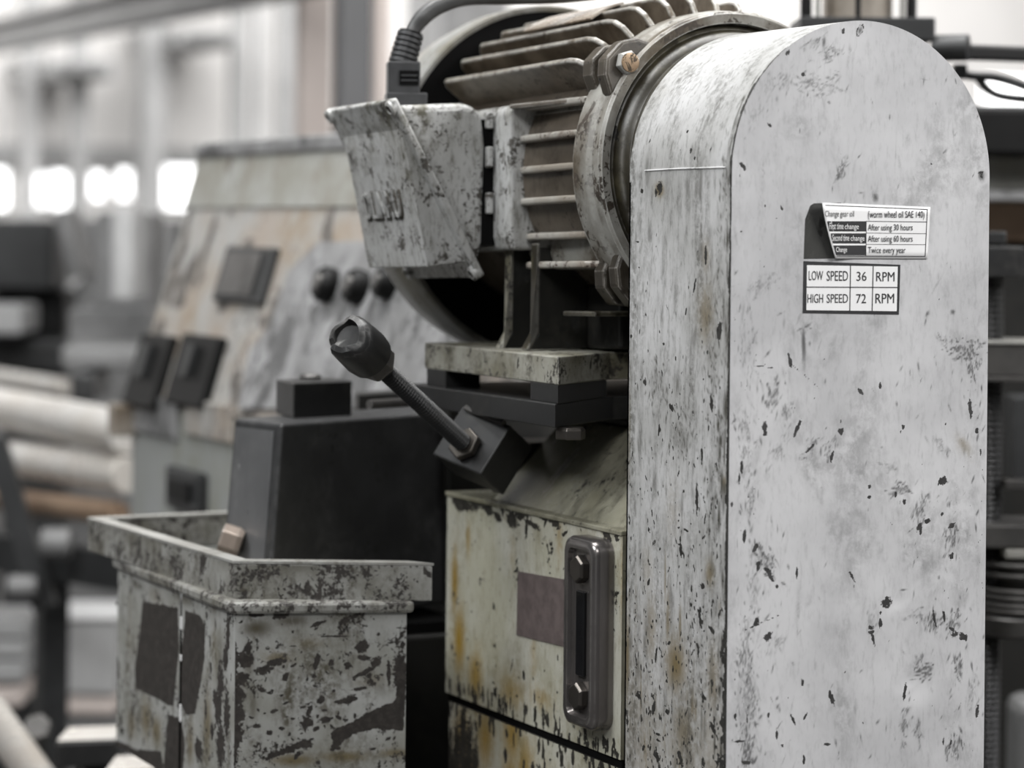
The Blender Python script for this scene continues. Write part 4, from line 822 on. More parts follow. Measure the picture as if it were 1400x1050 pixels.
# feet under the frame
zpl = L3((0, .4, atX(680, 478, -.044).z)).z
box2('motor_foot', (-.10, .09, zpl + .002), (.12, .36, -.135), 'oily_and_shade', mt_, local=True, bevel=.004)
for (yy_, mt2) in ((.24, 'plate'), (.17, 'oily_and_shade')):
    v, f = prismvf([V((-.180, yy_, zpl + .002)), V((-.168, yy_, zpl + .02)), V((-.166, yy_, -.09)), V((-.10, yy_, -.09)), V((-.10, yy_, zpl + .002))], V((0, .012, 0))); rb_ = mk('foot_rib', v, f, 'oily_and_shade', mt_, local=True, bevel=.002)  # rib faces painted dark for the shade they stand in
    v, f = prismvf([V((-.184, yy_ - .002, zpl + .001)), V((-.171, yy_ - .002, zpl + .022)), V((-.169, yy_ - .002, -.085)), V((-.165, yy_ - .002, -.085)), V((-.167, yy_ - .002, zpl + .022)), V((-.178, yy_ - .002, zpl + .001))], V((0, .018, 0))); mk('rib_lit_edge', v, f, 'plate' if mt2 == 'plate' else 'ring', rb_, local=True, bevel=.002)  # separate strip paints the lit edge of the rib
box2('foot_flange', (-.15, .06, -.172), (-.09, .14, -.166), 'ring', mt_, local=True, bevel=.002)

# ---- terminal box (part of the motor) with lid, screws and lettering
YN, YF = .522, .715
def tb(u, v, y=YN): p = L3(atY(u, v, y)); return p
def shift(p, dy): return V((p.x, p.y + dy, p.z))
basep = [tb(u, v) for u, v in ((548, 143), (636, 140), (654, 146), (663, 160), (667, 200), (664, 330), (656, 362))]
v, f = prismvf([p_ + V((0, .003, 0)) for p_ in basep], V((0, YF - YN - .006, 0))); tbx = mk('terminal_box', v, f, 'tbox', mt_, local=True, bevel=.010, seg=4, smooth=True)
# gasket spacer between box and boss
xa = max(p_.x for p_ in basep)
gp = box2('gasket', (xa - .006, YN - .27 + .006, bz0 + .01), (XB_ + .002, YF - .27 - .02, bz1 - .004), 'gasket_and_shade', tbx, local=True)
for k, v_ in enumerate((165, 215, 278)):
    p = tb(670, v_, .527); box('spacer', (xa + .0035, YN - .27 + .004, p.z), (.008, .012, .026 if k else .02), 'tbox', tbx, local=True, bevel=.002)
# lid: slanted split line, rounded hollow body
fl0, fl1 = tb(545, 143), tb(656, 366)
dg = (fl1 - fl0).normalized(); nl = V((dg.z, 0, -dg.x)); 
if nl.x > 0: nl = -nl
e0, e1 = fl0 - dg * .010, fl1 + dg * .010
v, f = prismvf([e0 + V((0, -.006, 0)), e1 + V((0, -.006, 0)), e1 + nl * .009 + V((0, -.006, 0)), e0 + nl * .009 + V((0, -.006, 0))], V((0, YF - YN + .012, 0)))
mk('lid_flange', v, f, 'tbox', tbx, local=True, bevel=.003, seg=3, smooth=True)
lidp = [tb(u, v) for u, v in ((551, 172), (556, 196), (584, 340), (582, 362), (600, 367), (646, 367))]
lidp = [fl0 + dg * .024 + nl * .006, tb(551, 178), tb(560, 215), tb(588, 365), fl1 - dg * .012 + nl * .006]
v, f = prismvf([p_ + V((0, .009, 0)) for p_ in lidp], V((0, YF - YN - .016, 0)))
mk('lid', v, f, 'tbox', tbx, local=True, bevel=.019, seg=7, smooth=True)
for (e_, y_) in ((e0 + dg * .010, 0), (e0 + dg * .008, YF - YN), (e1 - dg * .008, 0), (e1 - dg * .010, YF - YN)):
    c = e_ + V((0, y_, 0)) + nl * .009; lathe('lid_screw', [(.0095, -.004), (.0095, .003), (.006, .005), (.0055, .002), (.001, .002)], c + V((0, .003 if y_ == 0 else -.003, 0)), nl, 'tbox', tbx, n=20, local=True)
    lathe('screw_head', [(.0045, .0), (.004, .0035)], c + V((0, .003 if y_ == 0 else -.003, 0)), nl, 'bolt', tbx, n=12, local=True)
# raised casting letters on the outer panel
pa, pb = lidp[2], lidp[3]; upd = (pa - pb).normalized(); nrm2 = V((upd.z, 0, -upd.x)); nrm2 = -nrm2 if nrm2.x > 0 else nrm2
Rm = Matrix((V((0, -1, 0)), upd, nrm2)).transposed()
cc = pa + (pb - pa) * .42 + V((0, (YF - YN) / 2 + .005, 0)) + nrm2 * -.0002
text('cast_lettering', 'DLINNU', cc, .105, .034, 'tbox', tbx, rot=Rm, extrude=.0045)
text('lettering_shade_grime', 'DLINNU', cc - V((0, 0, .0015)), .112, .038, 'grime', tbx, rot=Rm, extrude=.0016, fat=.06)  # larger dark copy set lower, painting grime and shadow around the letters

# ================================================================== POWER CABLE AND GLAND
zt_ = atY(560, 140, .60).z
c0 = atY(551, 112, .60)
t = empty('power_cable', (c0.x, .60, zt_)); tag(t, 'black power cable with ribbed strain relief on the terminal box', 'cable')
Rz2 = Matrix.Rotation(-.35, 3, 'Z')
gl = box('gland_body', (c0.x, .60, c0.z + .002), (.040, .040, .045), 'rubber', t, R=Rz2, bevel=.002); box('gland_foot', (c0.x + .004, .60, zt_ + .003), (.050, .046, .016), 'rubber', t, R=Rz2, bevel=.002)
q = V((c0.x, .60, c0.z)) + Rz2 @ V((.006, -.0195, .004)); box('gland_slot', q, (.024, .004, .018), 'gasket_and_shade', gl, R=Rz2)
for dz in (-.003, .003): box('slot_bar', q + V((0, 0, dz)) + Rz2 @ V((0, -.0005, 0)), (.020, .005, .0018), 'rubber', gl, R=Rz2)
b0 = atY(550, 87, .60); b1 = atY(562, 44, .60); dd = b1 - b0; n = 6
prof = [(.0170, 0)]
for k in range(n): h0 = dd.length * k / n; h1 = dd.length * (k + 1) / n; r_ = .0175 - .001 * k / n; prof += [(r_, h0 + .0002), (r_, h0 + (h1 - h0) * .62), (r_ - .004, h0 + (h1 - h0) * .68), (r_ - .004, h1 - .0003)]
prof.append((.0155, dd.length))
lathe('strain_relief', prof, b0, dd, 'rubber', t, n=28)
pts = [atY(560, 52, .60), atY(568, 36, .60), atY(582, 20, .595), atY(604, 6, .59), atY(640, -4, .58), atY(700, -5, .56), atY(780, -8, .5), atY(860, -22, .45), atY(940, -60, .46), atY(1000, -160, .50), atY(1020, -500, .55), atY(1025, -1500, .58)]
tube('cable_sheath', smoothpath(pts, 8), [.0085 + .0022 * min(1, i / 14) for i in range(8 * 11 + 1)], 'cable', t, n=16)

# ================================================================== MOTOR MOUNT PLATES
PX = -.044; zt2 = atX(765, 488, PX).z
NC = V((PX, .30, 0)); 
def skew(front_len, x0=PX, y0=.30, y1=.665): 
    return [(x0, y1), (x0, y0), (x0 + front_len * .80, y0 + front_len * .58), (.33, y0 + front_len * .60), (.33, y1)]
t = empty('motor_mount', (.14, .48, zt2 - .03)); tag(t, 'thick painted motor mounting plate on dark spacers and lower plate', 'mounting plate')
th1 = .0325
pts = skew(.14); prism('top_plate', [(x, y, zt2 - th1) for x, y in pts], (0, 0, th1), 'plate', t, bevel=.0015)
zl_t = atX(765, 553, PX - .002).z; zl_b = atX(765, 586, PX - .002).z
pts = skew(.16, PX - .003, .302, .70); prism('lower_plate', [(x, y, zl_b) for x, y in pts], (0, 0, zl_t - zl_b), 'steel_dark', t, bevel=.0015)
prism('spacer_block', [(x, y, zl_t) for x, y in ((PX + .001, .372), (PX + .001, .303), (PX + .11, .385), (PX + .11, .44))], (0, 0, zt2 - th1 - zl_t), 'steel_dark', t, bevel=.001)
box2('spacer_block', (PX + .001, .605, zl_t), (PX + .05, .66, zt2 - th1), 'steel_dark', t, bevel=.001)
p = atZ(765, 472, zt2); lathe('washer', [(.016, 0), (.016, .003)], (p.x, p.y, zt2), Up, 'bolt', t, n=24); hexb('plate_bolt', (p.x, p.y, zt2 + .003), Up, .0155, .014, 'bolt', t, rot=.9)
lathe('bolt_tip', [(.007, 0), (.007, .004), (.005, .006)], (p.x, p.y, zt2 + .017), Up, 'bolt', t, n=16)
p = atZ(780, 598, zl_b - .012); hexb('under_nut', (p.x, p.y, zl_b - .014), Up, .018, .014, 'bolt', t)
# pillar carrying the mount on the tank
box2('support_pillar', (.117, .31, TZ + .101), (.29, .57, zl_b - .001), 'oily_and_shade', t, bevel=.005)

# ================================================================== TENSION SCREW
YS = .455
A0 = atY(489, 472, .41); A1 = atY(636, 608, .50)
ax = (A1 - A0).normalized()
t = empty('tension_screw', A1); tag(t, 'dark threaded tensioning screw with chipped cap and angled block', 'screw')
ex, ey, _ = basis(ax)
# chipped end cap: irregular rim
nn = 28; prof = [(.022, .044), (.027, .041), (.029, .028), (.0295, .004), (.0285, -.006), (.025, -.012), (.0185, -.014), (.0165, -.006), (.002, -.005)]
vs_, fs = [], []
rng2 = random.Random(3)
for i, (r_, h_) in enumerate(prof):
    for k in range(nn):
        a = 2 * PI * k / nn; jag = 0
        if i >= 3: jag = .0035 * math.sin(2 * a + .7) + .0015 * math.sin(5 * a) + (.007 if 2.2 < a < 2.7 else 0) + rng2.uniform(-.0008, .0008)
        rr_ = r_ * (1 + (.06 * math.sin(2 * a + 1) if i >= 3 else 0)); vs_.append(A0 + ax * (h_ + (jag if 3 <= i <= 6 else 0) - .012) + (ex * math.cos(a) + ey * math.sin(a)) * rr_)
for i in range(len(prof) - 1):
    for k in range(nn): fs.append((i * nn + k, i * nn + (k + 1) % nn, (i + 1) * nn + (k + 1) % nn, (i + 1) * nn + k))
fs.append(tuple(range(nn))[::-1]); fs.append(tuple(range((len(prof) - 1) * nn, len(prof) * nn)))
mk('end_cap', vs_, fs, 'steel_dark', t, smooth=True, angle=40)
hexb('lock_nut', A0 + ax * .031, ax, .023, .020, 'steel_mid', t, rot=.2)
thread('threaded_rod', A0 + ax * .058, A1 + ax * .02, .0116, .0048, 'steel_dark', t, n=20, depth=.26)
hexb('jam_nut', A1 - ax * .006, ax, .021, .012, 'bolt', t, rot=.6)
# tilted block the screw runs through
side = V((0, 1, 0)); side = (side - ax * side.dot(ax)).normalized(); upb = ax.cross(side)
bc = A1 + ax * .034 + upb * (.010 if upb.z > 0 else -.010) + side * .002
Rb = Matrix((side, upb, ax)).transposed()
box('pivot_block', bc + side * .0 , (.086, .070, .055), 'steel_dark', t, R=Rb, bevel=.002)
q_ = bc - ax * .030 + upb * (-.034 if upb.z < 0 else .034); 
tube('weld_bead', [q_ - side * .034, q_ - side * .01 + ax * .001, q_ + side * .012, q_ + side * .034], .004, 'steel_mid', t, n=8)

# ================================================================== CHIP TRAY BOX
ZL = H - .402; LH = .0445
nl_ = atZ(320, 768, ZL); fl_ = atZ(120, 708, ZL); nr_ = atZ(592, 771, ZL); 
fr_ = V((-.06, fl_.y, ZL))
t = empty('chip_tray', ((nl_.x + nr_.x) / 2, .8, H - .70)); tag(t, 'rusty chipped grey sheet metal chip tray with folded rim at lower left', 'tray')
def inset(pts, d):
    c = sum(pts, V()) / 4; out = []; n = len(pts)
    for i in range(n):
        p, a, b = pts[i], pts[i - 1], pts[(i + 1) % n]
        e1_ = (p - a).normalized(); e2_ = (b - p).normalized(); n1 = V((-e1_.y, e1_.x, 0)); n2 = V((-e2_.y, e2_.x, 0))
        if n1.dot(c - p) < 0: n1 = -n1
        if n2.dot(c - p) < 0: n2 = -n2
        k_ = d / (1 + n1.dot(n2)); out.append(p + (n1 + n2) * k_)
    return out
oc_ = [nl_, nr_, fr_, fl_]
ic_ = inset(oc_, .020)
names = ['rim_front', 'rim_right', 'rim_back', 'rim_left']
for i in (0, 2, 3):
    j = (i + 1) % 4
    poly = [oc_[i], oc_[j], ic_[j], ic_[i]]
    prism(names[i], [p_ - V((0, 0, LH)) for p_ in poly], (0, 0, LH - .002), 'tray_lip', t, bevel=.0018)
    ow, iw = inset(oc_, -.0008), inset(ic_, .0008)
    prism('rim_cap', [ow[i] - V((0, 0, .002)), ow[j] - V((0, 0, .002)), iw[j] - V((0, 0, .002)), iw[i] - V((0, 0, .002))], (0, 0, .003), 'lip_top', t)
# body
zb0 = H - .696; zb1 = ZL - LH - .012
bo = inset(oc_, .024)
bo = [atZ(322, 838, zb1), atZ(556, 836, zb1), V((-.09, fl_.y - .04, zb1)), atZ(166, 795, zb1)]
bo[3] = V((bo[0].x, atX(160, 900, bo[0].x).y, zb1))
prism('neck_wall', [p_ - V((0, 0, .001)) for p_ in inset(bo, -.007)], (0, 0, .014), 'tray_lip', t, bevel=.004)
bot = [V((p_.x, p_.y, zb0)) for p_ in bo]
ins = inset(bo, .003)
prism('tray_core', [V((p_.x, p_.y, zb0)) for p_ in inset(bo, .0035)], (0, 0, .165), 'gasket_and_shade', t)
v_all = bot + bo
# front face
df = bo[1] - bo[0]; lf = df.length; hh = zb1 - zb0
rt_ = Ras(-.01, lf + .01, 0, hh + .005)
nf_ = V((df.y, -df.x, 0)).normalized()
def fmp(u, v): p = at_plane(u, v, bo[0], nf_); return (p - bo[0]).dot(df.normalized()), p.z - zb0
def ft(L, u, v, l, w_, ang=90, val=1, kind='chip'):
    a_, b_ = fmp(u, v); rt_.blob(L, a_, b_, l / 1130, w_ / 1130, math.radians(ang), val, kind)
for (x, y, l, w_, a_) in [(262, 690, 6, 3.5, 160), (300, 705, 4, 1.5, 170), (355, 715, 3, 2, 0), (375, 750, 5, 1.5, 20), (242, 857, 6, 3, -5), (318, 790, 5, 2.5, 20), (300, 888, 5, 3, -20), (357, 870, 4.5, 2.5, -20), (375, 628, 6, 4, 60), (410, 575, 5, 2, 35), (515, 560, 12, 4, 78), (503, 628, 4, 2, 0), (580, 565, 4, 4, 0), (535, 735, 6, 4.5, 50),
     (610, 745, 5, 2, 0), (553, 830, 9, 4, 15), (513, 870, 6, 2.5, 30), (470, 840, 10, 8, 70), (480, 790, 10, 3, 70), (615, 815, 5, 3, -30), (550, 785, 4, 2, 0), (660, 575, 6, 5, 0), (725, 490, 10, 8, 30), (735, 540, 9, 4, 0), (735, 610, 18, 3, 25), (715, 685, 12, 2.5, 8), (660, 735, 12, 5, 20), (850, 610, 18, 2.5, 92), (790, 560, 10, 6, 40),
     (390, 965, 34, 5, 20), (470, 940, 6, 8, 70), (430, 990, 6, 3, 60), (640, 375, 9, 4, 30), (520, 385, 10, 3, 20), (690, 350, 8, 3, 10), (600, 440, 22, 1.5, 0), (330, 560, 14, 5, 10), (270, 600, 12, 6, 10), (180, 545, 10, 14, 70), (200, 500, 10, 5, 80), (350, 340, 12, 6, 10), (240, 345, 12, 2.5, 0), (170, 640, 10, 12, 80), (150, 720, 16, 10, 90), (140, 800, 18, 12, 90), (140, 900, 20, 10, 80), (130, 560, 26, 6, 90), (125, 1000, 20, 8, 90), (900, 600, 8, 30, 0), (915, 480, 3, 5, 0)]:
    ft(0, 280 + x / 3.3875, 740 + y / 3.3875, l, w_, a_)
pk = lambda x, y: fmp(280 + x / 3.3875, 740 + y / 3.3875)
rt_.poly(0, [pk(*q_) for q_ in ((600, 870), (680, 840), (740, 800), (880, 740), (895, 560), (935, 560), (920, 880), (780, 870), (690, 895), (640, 930), (600, 975), (575, 970), (590, 930), (580, 890))], .003)
for u, v, l, w_, a_, val in [(350, 860, 26, 16, 0, 1.0), (400, 850, 30, 12, 0, .9), (340, 900, 30, 10, 90, .9), (470, 846, 40, 8, 0, .5), (440, 900, 20, 12, 30, .4), (345, 960, 40, 10, 90, .7), (520, 940, 16, 20, 0, .5)]: ft(1, u, v, l, w_, a_, val, 'soft')
for u, v, l, w_, a_, val in [(380, 900, 26, 12, 0, .8), (420, 880, 26, 10, 0, .6), (470, 1035, 40, 10, 0, .9), (400, 1040, 40, 10, 0, .9), (540, 1030, 30, 8, 0, .8), (505, 930, 24, 12, 0, .5)]: ft(2, u, v, l, w_, a_, val, 'soft')
for i in range(90): rt_.blob(0, rng.uniform(0, lf), rng.uniform(0, hh), rng.uniform(.001, .004), rng.uniform(.0006, .002), rng.uniform(0, PI), .95)
panel('front_panel', bot[0], df, Up, lf, hh, 'tray', t, rt_)
# left face, two panels with a narrow gap between
lY0, lY1 = bo[0].y, bo[3].y; xl = bo[0].x; ll = lY1 - lY0
rl = Ras(-.01, ll + .01, 0, hh + .005)
def lmp(u, v): p = atX(u, v, xl); return p.y - lY0, p.z - zb0
def lt(L, u, v, l, w_, ang=90, val=1, kind='chip'):
    a_, b_ = lmp(u, v); rl.blob(L, a_, b_, l / 1060, w_ / 1060 * 2.2, PI - math.radians(ang), val, kind)
lk = lambda x, y: lmp(x / 3.0, 700 + y / 3.0)
rl.poly(0, [lk(*q_) for q_ in ((585, 365), (730, 395), (735, 560), (712, 800), (690, 795), (640, 765), (600, 745), (555, 725), (553, 640), (575, 480))], .003)
rl.poly(0, [lk(*q_) for q_ in ((760, 405), (822, 428), (842, 470), (840, 600), (825, 700), (800, 830), (765, 835), (735, 780), (745, 560), (755, 480))], .003)
rl.poly(0, [lk(*q_) for q_ in ((690, 830), (745, 850), (760, 960), (750, 1060), (670, 1060), (680, 930))], .004)
rl.poly(0, [lk(*q_) for q_ in ((440, 930), (470, 935), (560, 975), (660, 985), (680, 1100), (440, 1100))], .004)
for x, y, l, w_, a_ in [(495, 855, 9, 3, 90), (485, 640, 10, 2, 90), (478, 800, 12, 3, 90), (545, 810, 8, 2, 90), (815, 975, 16, 7, 90), (905, 700, 26, 5, 90), (895, 800, 26, 6, 90), (925, 600, 20, 4, 90), (905, 960, 30, 7, 90), (870, 900, 10, 3, 90), (930, 830, 30, 5, 90), (935, 500, 26, 3, 90), (880, 760, 12, 3, 90), (865, 640, 6, 2, 90), (480, 700, 14, 2, 90), (500, 900, 6, 4, 90), (845, 820, 10, 2, 90)]:
    lt(0, x / 3, 700 + y / 3, l, w_, a_)
for x, y, l, w_, val in [(600, 850, 34, 14, .9), (540, 880, 26, 10, .8), (640, 900, 24, 12, .9), (850, 880, 60, 8, .8), (780, 950, 40, 8, .8), (530, 500, 60, 5, .5), (880, 560, 40, 8, .5), (640, 350, 20, 20, .5)]: lt(2, x / 3, 700 + y / 3, l, w_, 90, val, 'soft')
for x, y, l, w_, val in [(560, 300, 12, 20, .8), (760, 360, 12, 30, .8), (880, 400, 14, 14, .8), (900, 620, 50, 8, .8), (500, 400, 40, 5, .6)]: lt(1, x / 3, 700 + y / 3, l, w_, 90, val, 'soft')
for i in range(120): rl.blob(0, rng.uniform(0, ll), rng.uniform(0, hh), rng.uniform(.002, .007), rng.uniform(.001, .003), PI / 2 + rng.normal(0, .3), .95)
gy0 = atX(247, 900, xl).y - lY0
panel('left_panel', bot[0], (0, 1, 0), Up, gy0 - .004, hh, 'tray', t, rl)
panel('left_panel', bot[0] + V((0, gy0 + .004, 0)), (0, 1, 0), Up, ll - gy0 - .004, hh, 'tray', t, rl, a0=gy0 + .004)
for (u, v, h_) in ((248, 852, .016), (244, 898, .008), (237, 970, .022)):
    p = atX(u, v, xl); box('light_chip', (xl + .0005, lY0 + gy0, p.z), (.002, .0055, h_), 'white', t, bevel=.0008)
# inner floor and right wall
prism('tray_floor', [V((p_.x, p_.y, zb1 - .06)) for p_ in inset(oc_, .03)], (0, 0, .004), 'oily_and_shade', t)
if 0: prism('right_wall', [V((bo[1].x, bo[1].y, zb0)), V((bo[2].x, bo[2].y, zb0)), V((bo[2].x - .003, bo[2].y, zb0)), V((bo[1].x - .003, bo[1].y, zb0))], (0, 0, hh), 'tray_lip', t)
prism('support_leg', [(xl + .06, lY0 + .16, 0), (bo[1].x - .03, lY0 + .16, 0), (bo[1].x - .03, lY1 - .1, 0), (xl + .06, lY1 - .1, 0)], (0, 0, zb0), 'oily_and_shade', t)
# odd copper coloured nut in the tray
p = atZ(298, 742, ZL - .02)
cn = hexb('hose_nut', atD(302, 735, 3.30) - V((0, 0, .0)), V((.7, -.35, -.25)), .020, .028, 'brass', None, rot=.4); tag(cn, 'worn coppery hex nut lying inside the tray against the block', 'nut')
cn.data.materials[0] = M['nut_copper']

# ================================================================== DARK CASTING STANDING IN THE TRAY
zT = atD(385, 578, 3.28).z
TL, TN, TRr = atZ(320, 572, zT), atZ(385, 579, zT), atZ(644, 560, zT)
BK = TL + (TRr - TN) * .9
zBt = ZL - .114
dTN = (TN - CAM).dot(Fw)
def low(u, d): p = atD(u, 700, d); k_ = (p - CAM) ; return V((p.x, p.y, zBt))
BN, BL, BR = low(366, dTN - .02), low(298, (TL - CAM).dot(Fw)), low(648, (TRr - CAM).dot(Fw) - .01)
BB = BL + (BR - BN)
t = empty('gearbox_casting', ((TN.x + BK.x) / 2, (TN.y + BK.y) / 2, zBt)); tag(t, 'dark grey tapered casting rising out of the chip tray', 'casting')
tp = [TL, TN, TRr, BK]; bt = [BL, BN, BR, BB]
mk('casting_body', bt + tp, [(0, 1, 2, 3), (4, 5, 6, 7), (0, 1, 5, 4), (1, 2, 6, 5), (2, 3, 7, 6), (3, 0, 4, 7)], 'cast_dark', t, bevel=.005, seg=3)
# paler skin over the left face
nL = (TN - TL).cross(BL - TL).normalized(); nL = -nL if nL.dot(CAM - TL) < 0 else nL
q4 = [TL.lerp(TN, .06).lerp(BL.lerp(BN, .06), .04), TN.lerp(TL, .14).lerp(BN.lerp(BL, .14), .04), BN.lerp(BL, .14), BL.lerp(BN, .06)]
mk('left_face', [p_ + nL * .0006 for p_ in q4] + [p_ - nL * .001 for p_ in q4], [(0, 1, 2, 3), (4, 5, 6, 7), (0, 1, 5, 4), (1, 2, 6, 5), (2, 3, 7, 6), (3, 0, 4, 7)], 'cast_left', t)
# scratch marks on that face (a V shaped pale scratch)
def onL(u, v): return at_plane(u, v, TL + nL * .0012, nL)
tube('scratch', smoothpath([onL(327, 635), onL(332, 652), onL(345, 663), onL(355, 650), onL(358, 638)], 4), .0011, 'knobplate', t, n=6)
# top block
c1, c2, c3 = atZ(377, 566, zT), atZ(401, 572, zT), atZ(481, 568, zT); c4 = c1 + (c3 - c2)
hb = (572 - 524) / FPX * (c2 - CAM).dot(Fw)
tbk = prism('top_block', [c1, c2, c3, c4], (0, 0, hb), 'steel_dark', t, bevel=.0015)
p = atZ(424, 518, zT + hb); lathe('top_button', [(.015, 0), (.015, .004), (.012, .007)], (p.x, p.y, zT + hb), Up, 'steel_mid', tbk, n=20)
c1, c2, c3 = atZ(484, 556, zT), atZ(490, 560, zT), atZ(590, 552, zT); c4 = c1 + (c3 - c2)
prism('rear_ledge', [c1, c2, c3, c4], (0, 0, .020), 'oily_and_shade', t, bevel=.001)
p0_, p1_ = atZ(505, 553, zT + .026), atZ(570, 549, zT + .026)
tube('rear_pin', [p0_, p1_], .006, 'steel_mid', t, n=12)

# ================================================================== SCREW PRESS BEHIND THE GUARD (right edge)
DR = 3.62
Rv = Matrix.Rotation(-AL, 3, 'Z')
def rb(name, u0, v0, u1, v1, d, mat, par, dep=.06, bevel=.003):
    c = atD((u0 + u1) / 2, (v0 + v1) / 2, d + dep / 2); return box(name, c, ((u1 - u0) / FPX * d, dep, (v1 - v0) / FPX * d), mat, par, R=Rv, bevel=bevel)
p = atD(1363, 700, DR)
t = empty('screw_column', (p.x, p.y, 0)); tag(t, 'dark threaded screw column with clamps and springs behind the guard', 'screw column')
pb_ = V((p.x, p.y, .0)); ptp = atD(1361, 330, DR)
thread('threaded_rod', (ptp.x, ptp.y, .30), ptp, .0140, .0085, 'rod', t, n=20, depth=.26)
box('foot_plate', (ptp.x, ptp.y, .02), (.12, .12, .04), 'grey_dark', t); box('foot_block', (ptp.x, ptp.y, .17), (.12, .12, .26), 'grey_dark', t, bevel=.005)
q = atD(1345, 700, DR + .03); box('guide_bar', (q.x, q.y, (atD(1345, 330, DR).z + .3) / 2), (.022, .02, atD(1345, 330, DR).z - .3), 'grey_dark', t)
rb('clamp_block', 1330, 336, 1391, 379, DR - .05, 'steel_dark', t, .10); rb('clamp_cap', 1330, 316, 1372, 334, DR - .02, 'steel_dark', t, .05)
o = rb('shelf_block', 1325, 468, 1440, 512, DR - .05, 'steel_mid', t, .12); rb('shelf_edge', 1325, 464, 1440, 468, DR - .055, 'lip_top', o, .12, .001); rb('shelf_foot', 1325, 512, 1440, 518, DR - .052, 'steel_mid', o, .12, .001)
rb('lower_clamp', 1325, 711, 1440, 743, DR - .05, 'steel_mid', t, .12); rb('clamp_step', 1366, 746, 1440, 760, DR - .05, 'lip_top', t, .08); 
o = rb('lever_bar', 1372, 655, 1440, 668, DR - .03, 'steel_mid', t, .03, .002)
cx = atD(1392, 800, DR)
for i, (v, r_) in enumerate(((768, .058), (782, .060), (803, .062), (812, .060), (822, .062), (830, .062))):
    z = atD(1392, v, DR).z; vs2, f2 = [], []
    R_, r2 = .056, .0042; nU, nV = 40, 8
    for a_ in range(nU):
        for b_ in range(nV):
            A_ = 2 * PI * a_ / nU; B_ = 2 * PI * b_ / nV; vs2.append((cx.x + (R_ + r2 * math.cos(B_)) * math.cos(A_), cx.y + (R_ + r2 * math.cos(B_)) * math.sin(A_), z + r2 * math.sin(B_)))
            f2.append((a_ * nV + b_, ((a_ + 1) % nU) * nV + b_, ((a_ + 1) % nU) * nV + (b_ + 1) % nV, a_ * nV + (b_ + 1) % nV))
    mk('spring_ring', vs2, f2, 'steel_mid', t, smooth=True)
zc0 = atD(1392, 868, DR).z; lathe('spring_seat', [(.050, 0), (.058, .006), (.060, .028), (.056, .032)], (cx.x, cx.y, zc0), Up, 'steel_mid', t, n=40)
zc1 = atD(1392, 745, DR).z; lathe('spring_core', [(.034, 0), (.034, zc1 - zc0 - .03)], (cx.x, cx.y, zc0 + .03), Up, 'oily_and_shade', t, n=24)

# hydraulic head above the guard
p = atD(1172, 45, DR)
t = empty('hydraulic_cylinder', (p.x, p.y, 0)); tag(t, 'brown tinted hydraulic cylinder between black tie rods above the guard', 'cylinder')
ctr = atD(1172, 28, DR + .06); zb_ = ctr.z
lathe('cylinder_barrel', [(.050, 0), (.050, .30)], (ctr.x, ctr.y, zb_), Up, 'amber', t, n=40)
for u, r_, mt2 in ((1102, .0085, 'black'), (1246, .0075, 'black')):
    q = atD(u, 20, DR + .03); lathe('tie_rod', [(r_, 0), (r_, .32)], (q.x, q.y, zb_ - .01), Up, mt2, t, n=16)
q = atD(1173, 20, DR - .005); lathe('sight_tube', [(.004, 0), (.004, .30)], (q.x, q.y, zb_), Up, 'black', t, n=12)
for u in (1118, 1234): q = atD(u, 20, DR + .02); lathe('glass_edge', [(.004, 0), (.004, .30)], (q.x, q.y, zb_), Up, 'lip_top', t, n=12)
rb('head_plate', 1085, 28, 1270, 60, DR, 'grey_dark', t, .14, .003)
pz = atD(1176, 62, DR); box('head_column', (pz.x, pz.y + .07, pz.z / 2), (.14, .10, pz.z), 'grey_dark', t, bevel=.004)
p = atD(1400, 180, 4.1)
t = empty('press_body', (p.x, p.y, 0)); tag(t, 'dark press body with black crossbeam and arm bar at the right edge', 'press'); tpress = t
q = atD(1276, 66, DR + .02); pn = lathe('pivot_pin', [(.018, 0), (.019, .004), (.019, .05)], q, Rt - Fw * .4, 'grey_dark', t, n=24)
pin_end = atD(1292, 72, DR + .02); far_end = atD(1460, 78, DR + .1)
d_ = far_end - pin_end; Rq = d_.to_track_quat('X', 'Z').to_matrix()
box('arm_bar', (pin_end + far_end) / 2, (d_.length, .03, .018), 'black', t, R=Rq, bevel=.003); box('arm_bar_top', (pin_end + far_end) / 2 + V((0, 0, .0105)), (d_.length, .028, .003), 'grey_mid', t, R=Rq)
# hose
t = empty('rubber_hose', atD(1380, 118, DR)); tag(t, 'dark curved rubber hose at the right edge above black beam', 'hose')
tube('hose_body', smoothpath([atD(1308, 100, DR + .1), atD(1330, 104, DR + .1), atD(1360, 106, DR + .1), atD(1395, 116, DR + .1), atD(1440, 134, DR + .1)], 6), .0065, 'grey_dark', t, n=12)
q = atD(1312, 98, DR + .09); box('hose_clamp', q, (.02, .02, .022), 'grey_dark', t, R=Rv, bevel=.003)
tube('hose_branch', smoothpath([atD(1338, 108, DR + .11), atD(1350, 122, DR + .11), atD(1372, 132, DR + .11), atD(1440, 138, DR + .11)], 6), .006, 'grey_dark', t, n=10)
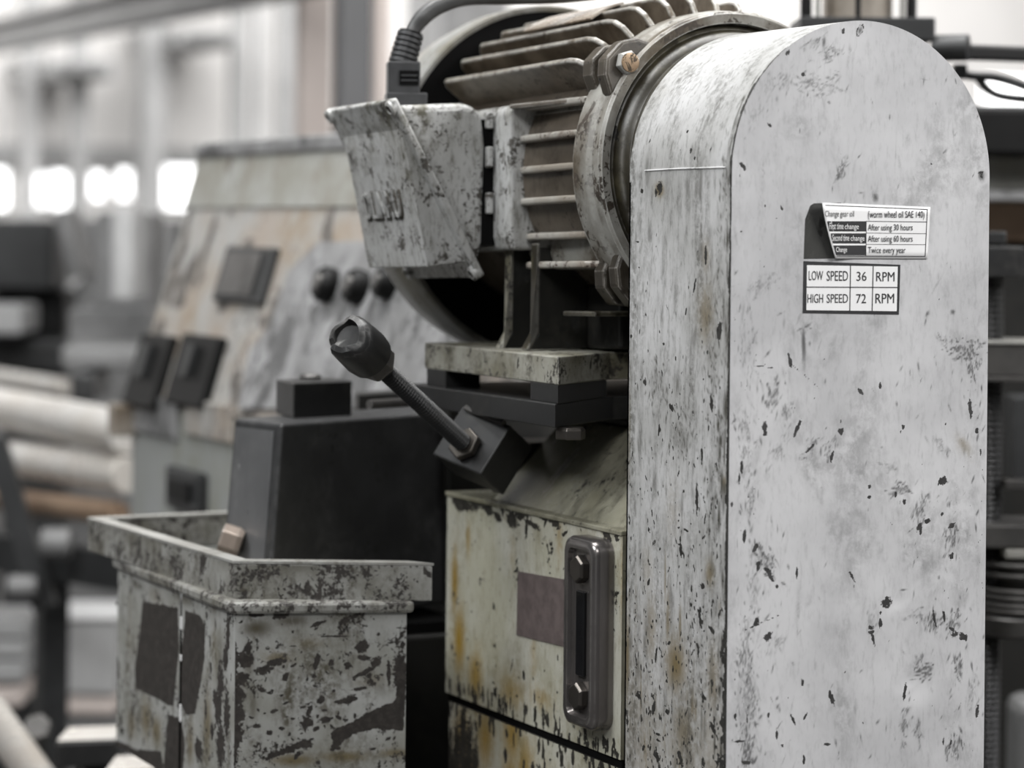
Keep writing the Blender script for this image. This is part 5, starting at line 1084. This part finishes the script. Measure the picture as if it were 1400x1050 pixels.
# black beam and machine body behind
t = tpress
Z_ = 4.1
rb('crossbeam', 1290, 152, 1500, 214, Z_, 'black', t, .2, .006); rb('beam_top', 1290, 146, 1500, 152, Z_ + .05, 'grey_mid', t, .1, .002)
rb('upper_panel', 1290, 216, 1500, 262, Z_ + .1, 'console_top', t, .2); rb('step', 1290, 262, 1500, 276, Z_ + .05, 'knobplate', t, .2)
rb('brown_panel', 1290, 276, 1500, 330, Z_ + .2, 'pipe_rust', t, .1)
bz = atD(1400, 330, Z_ + .1); c = atD(1400, 500, Z_ + .2)
box('main_body', (c.x, c.y + .1, bz.z / 2), (.30, .12, bz.z), 'oily_and_shade', t, R=Rv, bevel=.006)
rb('side_plate', 1378, 540, 1500, 655, Z_ - .05, 'grey_dark', t, .08); rb('lower_drum', 1380, 950, 1500, 1100, Z_ - .1, 'grey_mid', t, .1, .02)
# bright window blobs seen between hose and beam
a, b = atY(1340, 148, YW), atY(1460, 112, YW)
o = struct(box2('window_7', (a.x, YW - .03, a.z), (b.x, YW - .002, b.z), 'grey_light')); mk('pane', *boxvf(((a.x + b.x) / 2, YW - .034, (a.z + b.z) / 2), (b.x - a.x - .01, .008, abs(b.z - a.z) - .01)), 'pane', o)
# bright light tube behind the mount (seen in the slot)
# ================================================================== small foreground steel at the lower left
def fg(u0, v0, u1, v1, d, label):
    p = atD((u0 + u1) / 2, (v0 + v1) / 2, d); wd = (u1 - u0) / FPX * d
    t_ = empty('clamp_bar', (p.x, p.y, p.z)); tag(t_, label, 'clamp')
    box('bar_body', p - V((0, 0, .022)), (wd, .10, .04), 'steel_dark', t_, R=Rv @ Matrix.Rotation(-.05, 3, 'Y'), bevel=.004)
    box('ground_top', p, (wd * .96, .096, .005), 'pipe', t_, R=Rv @ Matrix.Rotation(-.05, 3, 'Y'), bevel=.002)
    box('stem', (p.x, p.y, p.z / 2 - .04), (.04, .05, p.z - .0), 'steel_dark', t_)
fg(84, 988, 168, 1018, 4.0, 'dark clamp bar with bright ground top left of the tray foot')
fg(150, 1030, 230, 1056, 3.85, 'bright topped clamp bar at the bottom edge under tray')
p = atD(52, 1000, 4.4)
t = empty('hex_screw', (p.x, p.y, p.z)); tag(t, 'grey hex head screw at the lower left beside rack post', 'screw')
hexb('screw_head', p, V((-.3, -.8, .5)), .026, .025, 'steel_mid', t); tube('screw_shank', [p, p + V((.1, .25, -.16))], .012, 'steel_dark', t)
p0, p1 = atD(-20, 965, 4.2), atD(30, 1035, 4.2)
o = tube('round_handle', [p0, p1 + (p1 - p0) * .6], .030, 'pipe', None, n=20); tag(o, 'pale thick round handle at the bottom left corner', 'handle')
